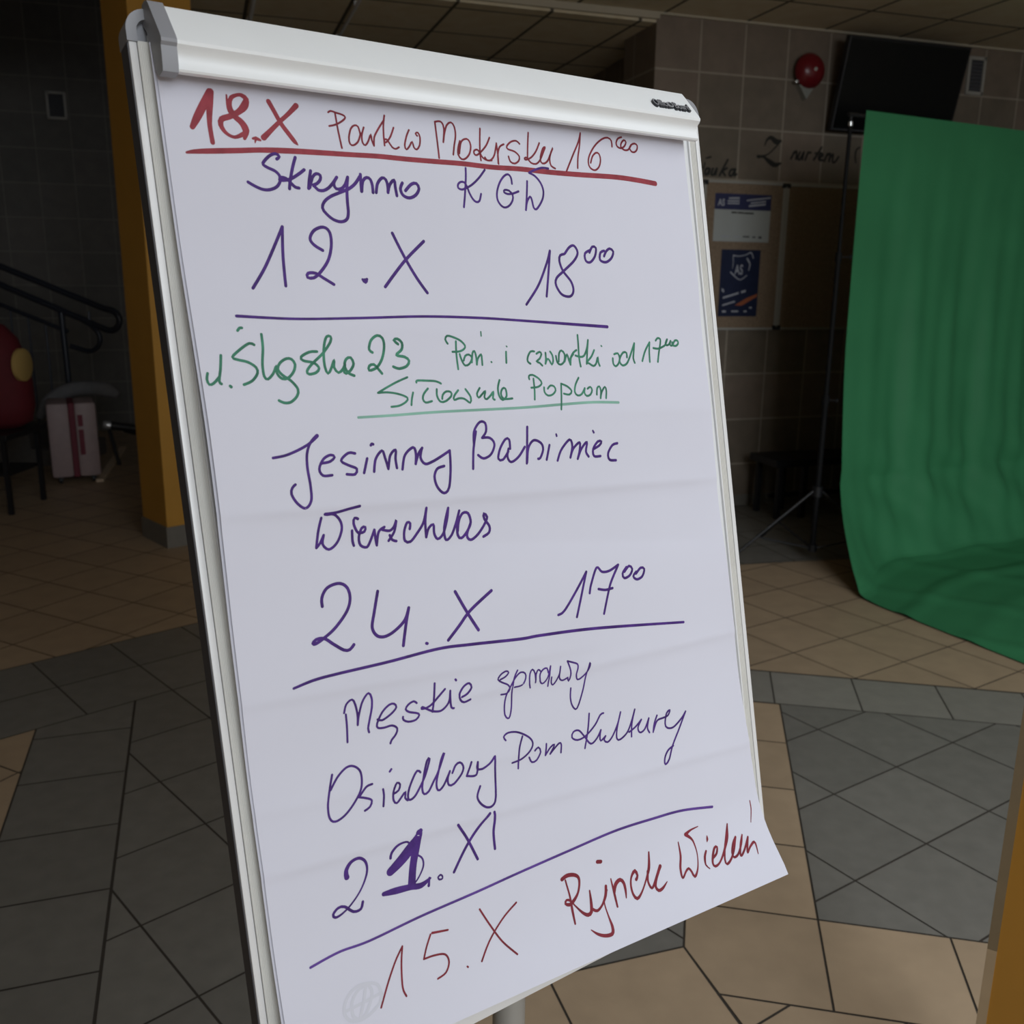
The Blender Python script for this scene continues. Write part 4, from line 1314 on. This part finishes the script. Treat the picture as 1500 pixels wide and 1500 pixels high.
def vent(label, o, w, h, par):
    v = thing('vent_grille', label, 'vent', o, None)
    n = WN
    b = MB()
    for sw, sh, cw, ch in ((w / 2, 0.011, 0, h / 2 - 0.011), (w / 2, 0.011, 0, -h / 2 + 0.011), (0.011, h / 2, w / 2 - 0.011, 0), (0.011, h / 2, -w / 2 + 0.011, 0)):
        b.box(o + WD * cw + UPZ * ch + n * 0.008, WD * sw, UPZ * sh, n * 0.008)
    b.build('frame', M[par], v)
    b = MB()
    b.box(o + n * 0.002, WD * (w / 2 - 0.012), UPZ * (h / 2 - 0.012), n * 0.002)
    for k in range(9):
        b.box(o + n * 0.007 + UPZ * (-h / 2 + 0.03 + k * (h - 0.06) / 8), WD * (w / 2 - 0.015), UPZ * 0.004 - n * 0.004, n * 0.0015 + UPZ * 0.0015)
    b.build('slats', M['slit'], v)


vent('small framed vent grille on the tiled wall right of the television', on_wall(1.70, 3.085, 0.0), 0.155, 0.255, 'vent_frame')
vent('small framed vent grille high on the dark far wall, top left', fp + WD * 0.17 + Vector((0, 0, 3.235)) + WN * 0.0, 0.18, 0.255, 'vent_frame')


def cork(label, w0, w1, z0, z1):
    o = on_wall((w0 + w1) / 2, z0, 0)
    t = thing('cork_board', label, 'notice board', o, 'cork boards on the tiled wall')
    b = MB()
    b.box(on_wall((w0 + w1) / 2, (z0 + z1) / 2, 0.006), WD * ((w1 - w0) / 2 - 0.004), UPZ * ((z1 - z0) / 2 - 0.004), WN * 0.006)
    b.build('cork_panel', M['cork'], t)
    for a, c, sw, sz in (((w0 + w1) / 2, z1 - 0.009, (w1 - w0) / 2 - 0.02, 0.008), ((w0 + w1) / 2, z0 + 0.009, (w1 - w0) / 2 - 0.02, 0.008),
                         (w0 + 0.011, (z0 + z1) / 2, 0.011, (z1 - z0) / 2 - 0.02), (w1 - 0.011, (z0 + z1) / 2, 0.011, (z1 - z0) / 2 - 0.02)):
        b = MB()
        b.box(on_wall(a, c, 0.009), WD * sw, UPZ * sz, WN * 0.009)
        b.build('frame_rail', M['vent_frame'], t)
    for a in (w0 + 0.017, w1 - 0.017):
        for c in (z0 + 0.017, z1 - 0.017):
            b = MB()
            b.box(on_wall(a, c, 0.0095), WD * 0.016, UPZ * 0.016, WN * 0.0095, 0.003)
            b.build('corner_piece', M['black'], t)


cork('brown cork notice board with two blue posters, right of the flipchart', -0.455, 0.190, 1.285, 2.287)
cork('empty brown cork notice board partly behind the green cloth', 0.192, 0.84, 1.285, 2.287)


def sheet_on_wall(name, label, w0, w1, z0, z1, m, sk=0.0):
    """paper pinned to the cork; returns (root, place)"""
    o = on_wall((w0 + w1) / 2, z0, 0.0135)
    t = thing(name, label, 'poster', o)

    def place(x, z, off):
        return on_wall(w0 + (w1 - w0) * x + sk * (1 - z), z0 + (z1 - z0) * z, 0.013 + off)
    b = MB()
    b.prism([place(0, 0, 0), place(1, 0, 0), place(1, 1, 0), place(0, 1, 0)], (0, 0, 0), WN * 0.0012)
    b.build('sheet', M[m], t)
    return t, place


def bar(t, place, nm, m, quads, off=0.0016):
    for k, qd in enumerate(quads):
        b = MB()
        b.face([place(x, z, off + 0.00002 * k) for x, z in qd])
        b.build(nm, M[m], t)


def rect(x0, x1, z0, z1, s=0.0):
    return [(x0, z0), (x1, z0 + s), (x1, z1 + s), (x0, z1)]


t, pl = sheet_on_wall('wide_poster', 'white notice with a dark blue heading on the left cork board', -0.363, 0.077, 1.888, 2.203, 'poster_white')
bar(t, pl, 'heading_band', 'poster_blue', [rect(0, 1, 0.67, 1.0)])
b = MB()
text_mesh(b, 'AS', 0.19, lambda x, y, z: pl(0.055 + x * 0.55, 0.75 + y, 0.0024), bold=0.006)
b.build('heading_letters', M['poster_pale'], t)
bar(t, pl, 'heading_line', 'poster_pale', [rect(0.24, 0.43, 0.885, 0.92, 0.012), rect(0.22, 0.43, 0.83, 0.862, 0.008), rect(0.22, 0.43, 0.78, 0.81, 0.006), rect(0.56, 0.98, 0.855, 0.885, 0.075), rect(0.63, 0.90, 0.80, 0.83, 0.05), rect(0.60, 0.90, 0.735, 0.775, 0.05)], 0.0024)
bar(t, pl, 'title_line', 'lettering', [rect(0.30, 0.40, 0.595, 0.628), rect(0.41, 0.52, 0.593, 0.626), rect(0.53, 0.70, 0.588, 0.62)])
bar(t, pl, 'footer_mark', 'slit', [rect(0.53, 0.65, 0.095, 0.125), rect(0.70, 0.76, 0.09, 0.12), rect(0.81, 0.87, 0.08, 0.125)])
bar(t, pl, 'footer_mark', 'poster_pale', [rect(0.14, 0.29, 0.095, 0.12), rect(0.36, 0.48, 0.095, 0.115)])

t, pl = sheet_on_wall('tall_poster', 'dark navy poster with a pale lettered crest below the white notice', -0.288, 0.021, 1.38, 1.835, 'poster_navy')
b = MB()
text_mesh(b, 'AS', 0.205, lambda x, y, z: pl(0.36 + x * 0.92, 0.635 + y, 0.0024), bold=0.004)
b.build('crest_letters', M['poster_pale'], t)
b = MB()
for s in ([(0.30, 0.915, .02), (0.45, 0.905, .014), (0.62, 0.925, .014), (0.75, 0.96, .02), (0.82, 0.88, .02)], [(0.26, 0.665, .025), (0.38, 0.60, .02), (0.52, 0.555, .014), (0.68, 0.62, .014)], [(0.30, 0.905, .02), (0.31, 0.80, .016), (0.30, 0.72, .01)], [(0.66, 0.87, .03), (0.74, 0.79, .03), (0.72, 0.70, .02)]):
    stroke(b, s, lambda x, y, l: pl(x, y, 0.0022), 0, 0.02)
b.build('crest_outline', M['poster_pale'], t)
bar(t, pl, 'slogan_line', 'poster_pale', [rect(0.10, 0.50, 0.265, 0.295, 0.075), rect(0.56, 0.68, 0.35, 0.385, 0.02), rect(0.10, 0.42, 0.155, 0.18, 0.06), rect(0.06, 0.12, 0.385, 0.43, -0.03)])
bar(t, pl, 'orange_stroke', 'poster_orange', [[(0.42, 0.17), (0.60, 0.165), (0.98, 0.30), (0.98, 0.345), (0.70, 0.275)]])
bar(t, pl, 'footer_mark', 'poster_pale', [rect(0.10, 0.20, 0.06, 0.09), rect(0.34, 0.52, 0.065, 0.09), rect(0.66, 0.74, 0.065, 0.09), rect(0.80, 0.87, 0.12, 0.145)])

LET_Z = """
11,25253,67 158,25627,126 457,25789,211 882,25555,295 1237,25610,152
1196,25571,101 745,25070,84 240,24677,84 -416,24498,152
-464,24533,169 -15,24517,126 457,24244,253 926,24043,253 1368,24175,101
2157,24509,126 2388,24966,126
2311,24814,126 2566,25012,126 2569,24506,126
2846,24967,126 2700,24572,126 2874,24491,126 3123,24950,126
3166,24982,126 3075,24500,126
3307,24489,126 3489,24983,126
3415,24793,126 3536,24971,126 3720,24980,126
3999,24521,126 4242,24870,126 4562,25373,126
4048,24951,84 4487,25017,84
4450,24655,126 4710,24855,126 4585,24977,126 4396,24728,126 4462,24543,126 4725,24533,126
4889,24488,126 5072,24971,126
5039,24834,126 5303,24997,126 5264,24482,126
5250,24618,126 5541,24971,126 5547,24480,126 5739,24451,126 6012,24805,126
7709,25532,84 7446,25329,110 7403,24871,110 7495,24494,76
"""
LET_A = """
-4427,24235,76 -4088,24323,110
-4598,23575,101 -4493,23942,76
-4185,23594,126 -4381,23549,126 -4467,23290,126 -4330,23187,126 -4095,23539,126
-4097,23561,126 -4178,23230,126
-3865,23593,126 -3970,23239,126 -3795,23210,126 -3579,23606,126
-3562,23607,126 -3639,23216,126
-2777,24204,126 -3086,23642,126 -3331,23178,126
-2799,23670,126 -3098,23459,126 -2904,23196,126
-2207,23623,126 -2493,23559,126 -2593,23261,126 -2413,23195,126 -2146,23625,126
-2120,23627,126 -2221,23225,126 -2033,23307,126
"""
ZS, AS = parse(LET_Z), parse(LET_A)
for nm, ss, lab in (('script_letter', ZS[:3], 'large ornate dark letter Z painted on the wall tiles left of the tripod pole'),
                    ('script_word', ZS[3:15], 'dark script word nurtem painted on the wall tiles below the television'),
                    ('script_letter', ZS[15:], 'curved start of a dark script letter just right of the tripod pole'),
                    ('script_letter', AS[:1], 'dark flourish painted above the script word beside the flipchart corner'),
                    ('script_word', AS[1:], 'dark script word painted just above the left cork board, beside the flipchart')):
    b = MB()
    for k, s in enumerate(ss):
        stroke(b, [(x, z, w * 1.25) for x, z, w in s], lambda x, z, l: on_wall(x, z, l), 0.002 + 0.00002 * k, 0.006)
    tag(b.build(nm, M['lettering'], None, origin=on_wall(ss[0][0][0], ss[0][0][1], 0.002), normals=False), lab, 'lettering')

# dark bench against the tiled wall
bo = on_wall(0.42, 0, 0.33)
bench = thing('low_bench', 'low black bench against the tiled wall behind the tripod stand', 'bench', bo)
b = MB()
b.box(bo + UPZ * 0.40, WD * 0.46, WN * 0.17, UPZ * 0.025, 0.006)
b.build('seat', M['black'], bench)
for sw in (-0.40, -0.2, 0.40):
    for sn in (-0.13, 0.13):
        b = MB()
        b.box(bo + WD * sw + WN * sn + UPZ * 0.1875, WD * 0.018, WN * 0.018, UPZ * 0.1875)
        b.build('leg', M['black'], bench)
b = MB()
b.box(bo + UPZ * 0.14, WD * 0.40, WN * 0.012, UPZ * 0.015)
b.build('stretcher', M['black'], bench)

# thin pale rods under the passage ceiling
for k, (p, q, lab) in enumerate((((-1.45, 5.79), (-2.0, 7.5), 'pale thin conduit under the passage ceiling, left of two above the clamp bar'), ((-0.86, 5.89), (-1.6, 8.2), 'pale thin conduit under the passage ceiling, right of two above the clamp bar'))):
    b = MB()
    a, c = Vector((p[0], p[1], 3.20)), Vector((q[0], q[1], 3.20))
    b.tube([a, c], 0.014 if k == 0 else 0.010, 10)
    for t_ in (0.15, 0.5, 0.85):
        m_ = a + (c - a) * t_
        b.box(m_ + UPZ * 0.014, (0.012, 0, 0), (0, 0.012, 0), UPZ * 0.014)
    tag(b.build('ceiling_rod', M['rod'], None, smooth=True, origin=a), lab, 'rod')

# ------------------------------------------------------------------ dark stairwell on the left
sr = thing('stair_railing', 'dark tubular stair handrail with looped end on the left', 'railing', (-3.72, 8.0, 0))


def loop_rail(pts, rad, nm):
    b = MB()
    b.tube([(p[0], 8.0 + (p[2] if len(p) > 2 else 0), p[1]) for p in [(q[0], q[1]) if len(q) < 3 else q for q in pts]], rad, 12)
    return b.build(nm, M['navy_metal'], sr, smooth=True, angle=60)


def arc(cx, cz, r, a0, a1, n=10):
    return [(cx + r * math.cos(R(a0 + (a1 - a0) * k / n)), cz + r * math.sin(R(a0 + (a1 - a0) * k / n))) for k in range(n + 1)]


loop_rail([(-5.6, 2.23), (-4.22, 1.675), (-3.40, 1.345)] + arc(-3.365, 1.252, 0.085, 68, -112) + [(-3.60, 1.262), (-4.24, 1.53), (-5.6, 2.06)], 0.026, 'hand_rail')
loop_rail([(-5.6, 1.90), (-4.26, 1.37), (-3.72, 1.155)], 0.018, 'lower_rail')
loop_rail([(-3.60, 1.255), (-3.53, 1.215)] + arc(-3.56, 1.10, 0.105, 55, -105, 10) + [(-3.71, 1.035)], 0.020, 'end_loop')
b = MB()
b.tube([(-3.76, 8.0, 1.32), (-3.745, 8.0, 0.0)], 0.024, 14)
b.build('newel_post', M['navy_metal'], sr, smooth=True)
for k in range(7):
    x = -3.9 - 0.14 * k
    zt = 1.155 + (-3.72 - x) * 0.398
    b = MB()
    b.tube([(x, 8.0, zt), (x, 8.0, max(0.05, zt - 0.95))], 0.009, 8)
    b.build('baluster', M['navy_metal'], sr, smooth=True)
b = MB()
b.tube([(-3.53, 8.0, 1.32), (-3.53, 8.0, 1.24)], 0.012, 8)
b.build('bracket', M['navy_metal'], sr)
b = MB()
for k in range(10):
    x1 = -3.80 - 0.37 * k
    b.abox(x1 - 0.37, x1, 8.06, 8.72, 0, 0.148 * (k + 1))
tag(b.build('staircase', M['stair'], None, origin=(-5.5, 8.5, 0)), 'dark stone stair rising to the left behind the handrail', 'stairs')

# suitcase
so = Vector((-3.55, 7.55, 0))
sx, sy = dv(64), dv(-26)
case = thing('suitcase', 'pale pink upright suitcase with dark red middle band beside the stair', 'suitcase', so)
b = MB()
for sg in (-1, 1):
    b.box(so + sx * (sg * 0.099) + UPZ * 0.345, sx * 0.080, sy * 0.21, UPZ * 0.295, 0.03)
b.build('shell', M['suitcase'], case, smooth=True)
b = MB()
b.box(so + UPZ * 0.345, sx * 0.022, sy * 0.206, UPZ * 0.292, 0.004)
b.build('zip_band', M['dark_red'], case)
b = MB()
b.box(so + sx * 0.058 - sy * 0.213 + UPZ * 0.50, sx * 0.018, sy * 0.008, UPZ * 0.045, 0.004)
b.box(so + sx * 0.058 - sy * 0.215 + UPZ * 0.33, sx * 0.018, sy * 0.010, UPZ * 0.10, 0.004)
b.build('side_handle', M['dark_red'], case)
for sg in (-1, 1):
    for sh in (-1, 1):
        b = MB()
        b.lathe(so + sx * (sg * 0.12) + sy * (sh * 0.16) - sx * 0.012 + UPZ * 0.025, sx, [(0, 0), (0.025, 0), (0.025, 0.024), (0, 0.024)], 16)
        b.box(so + sx * (sg * 0.12) + sy * (sh * 0.16) + UPZ * 0.045, sx * 0.016, sy * 0.018, UPZ * 0.012)
        b.build('wheel', M['black'], case)
# grey padded roll lying over the suitcase
b = MB()
pts = [(-3.96, 7.86, 0.45), (-3.88, 7.86, 0.565), (-3.78, 7.87, 0.645), (-3.65, 7.87, 0.69), (-3.51, 7.87, 0.70), (-3.38, 7.87, 0.685), (-3.29, 7.87, 0.64)]
sm = smooth_path(pts, 0.02)
n = len(sm)
b.tube(sm, [0.015 + 0.045 * min(1, 6 * min(i, n - 1 - i) / n + 0.3) for i in range(n)], 16)
tag(b.build('padded_roll', M['cloth_grey'], None, smooth=True, angle=70, origin=(-3.55, 7.75, 0.6)), 'grey curved padded roll behind the top of the suitcase', 'cushion')

# low table with red rucksack
to = Vector((-3.82, 6.55, 0))
table = thing('low_table', 'low dark table at the left edge under the red rucksack', 'table', to)
b = MB()
b.abox(to.x - 0.62, to.x + 0.42, to.y - 0.28, to.y + 0.28, 0.52, 0.56, 0.006)
b.build('tabletop', M['black'], table)
for ax in (-0.56, 0.37):
    for ay in (-0.23, 0.23):
        b = MB()
        b.abox(to.x + ax - 0.015, to.x + ax + 0.015, to.y + ay - 0.015, to.y + ay + 0.015, 0, 0.52)
        b.build('leg', M['black'], table)
b = MB()
b.abox(to.x - 0.56, to.x + 0.37, to.y - 0.2, to.y + 0.2, 0.26, 0.285, 0.004)
b.build('shelf', M['black'], table)
ro = Vector((-3.68, 6.62, 0.56))
ruck = thing('rucksack', 'dark red rounded rucksack with a yellow patch on the low table', 'bag', ro)
b = MB()
b.lathe(ro, (0, 0, 1), [(0, 0), (0.20, 0.0), (0.285, 0.05), (0.31, 0.16), (0.31, 0.32), (0.285, 0.48), (0.24, 0.62), (0.16, 0.71), (0.06, 0.75), (0, 0.755)], 36)
for v in b.bm.verts:
    v.co.y = ro.y + (v.co.y - ro.y) * 0.62
b.build('body', M['rucksack'], ruck, smooth=True, angle=80)
b = MB()
pd = dv(92)
pc = ro + Vector((0.287, -0.055, 0.445))
b.lathe(pc - pd * 0.01, pd, [(0.112, 0.0), (0.112, 0.026), (0.104, 0.031), (0, 0.034)], 28)
b.build('round_patch', M['patch'], ruck, smooth=True)
b = MB()
b.tube([ro + Vector((-0.06, -0.02, 0.745)), ro + Vector((-0.03, -0.02, 0.79)), ro + Vector((0.03, -0.02, 0.79)), ro + Vector((0.06, -0.02, 0.745))], 0.012, 10)
b.build('top_loop', M['dark_red'], ruck, smooth=True)

# things on the floor beyond the suitcase
b = MB()
p, q = Vector((-3.31, 7.42, 0.012)), Vector((-3.74, 8.95, 0.012))
d = (q - p)
s_ = Vector((d.y, -d.x, 0)).normalized()
b.box((p + q) / 2, d / 2, s_ * 0.028, UPZ * 0.012, 0.003)
tag(b.build('wooden_lath', M['wood'], None, origin=(p + q) / 2), 'pale wooden lath lying on the floor right of the suitcase', 'wood strip')
st = thing('folded_stand', 'dark folded stand with a white tip lying behind the wooden lath', 'stand', (-3.2, 8.3, 0.05))
b = MB()
b.tube([(-3.52, 8.1, 0.36), (-2.75, 8.45, 0.20)], 0.035, 12)
b.tube([(-3.40, 8.2, 0.30), (-2.75, 8.6, 0.03)], 0.02, 10)
b.tube([(-3.50, 8.12, 0.33), (-3.45, 8.15, 0.0)], 0.016, 10)
b.build('tubes', M['black_metal'], st, smooth=True)
b = MB()
b.lathe((-3.52, 8.1, 0.36), Vector((-0.77, -0.35, 0.16)), [(0.0, 0.03), (0.03, 0.02), (0.036, 0), (0.036, -0.04)], 14)
b.build('white_tip', M['bright'], st, smooth=True)
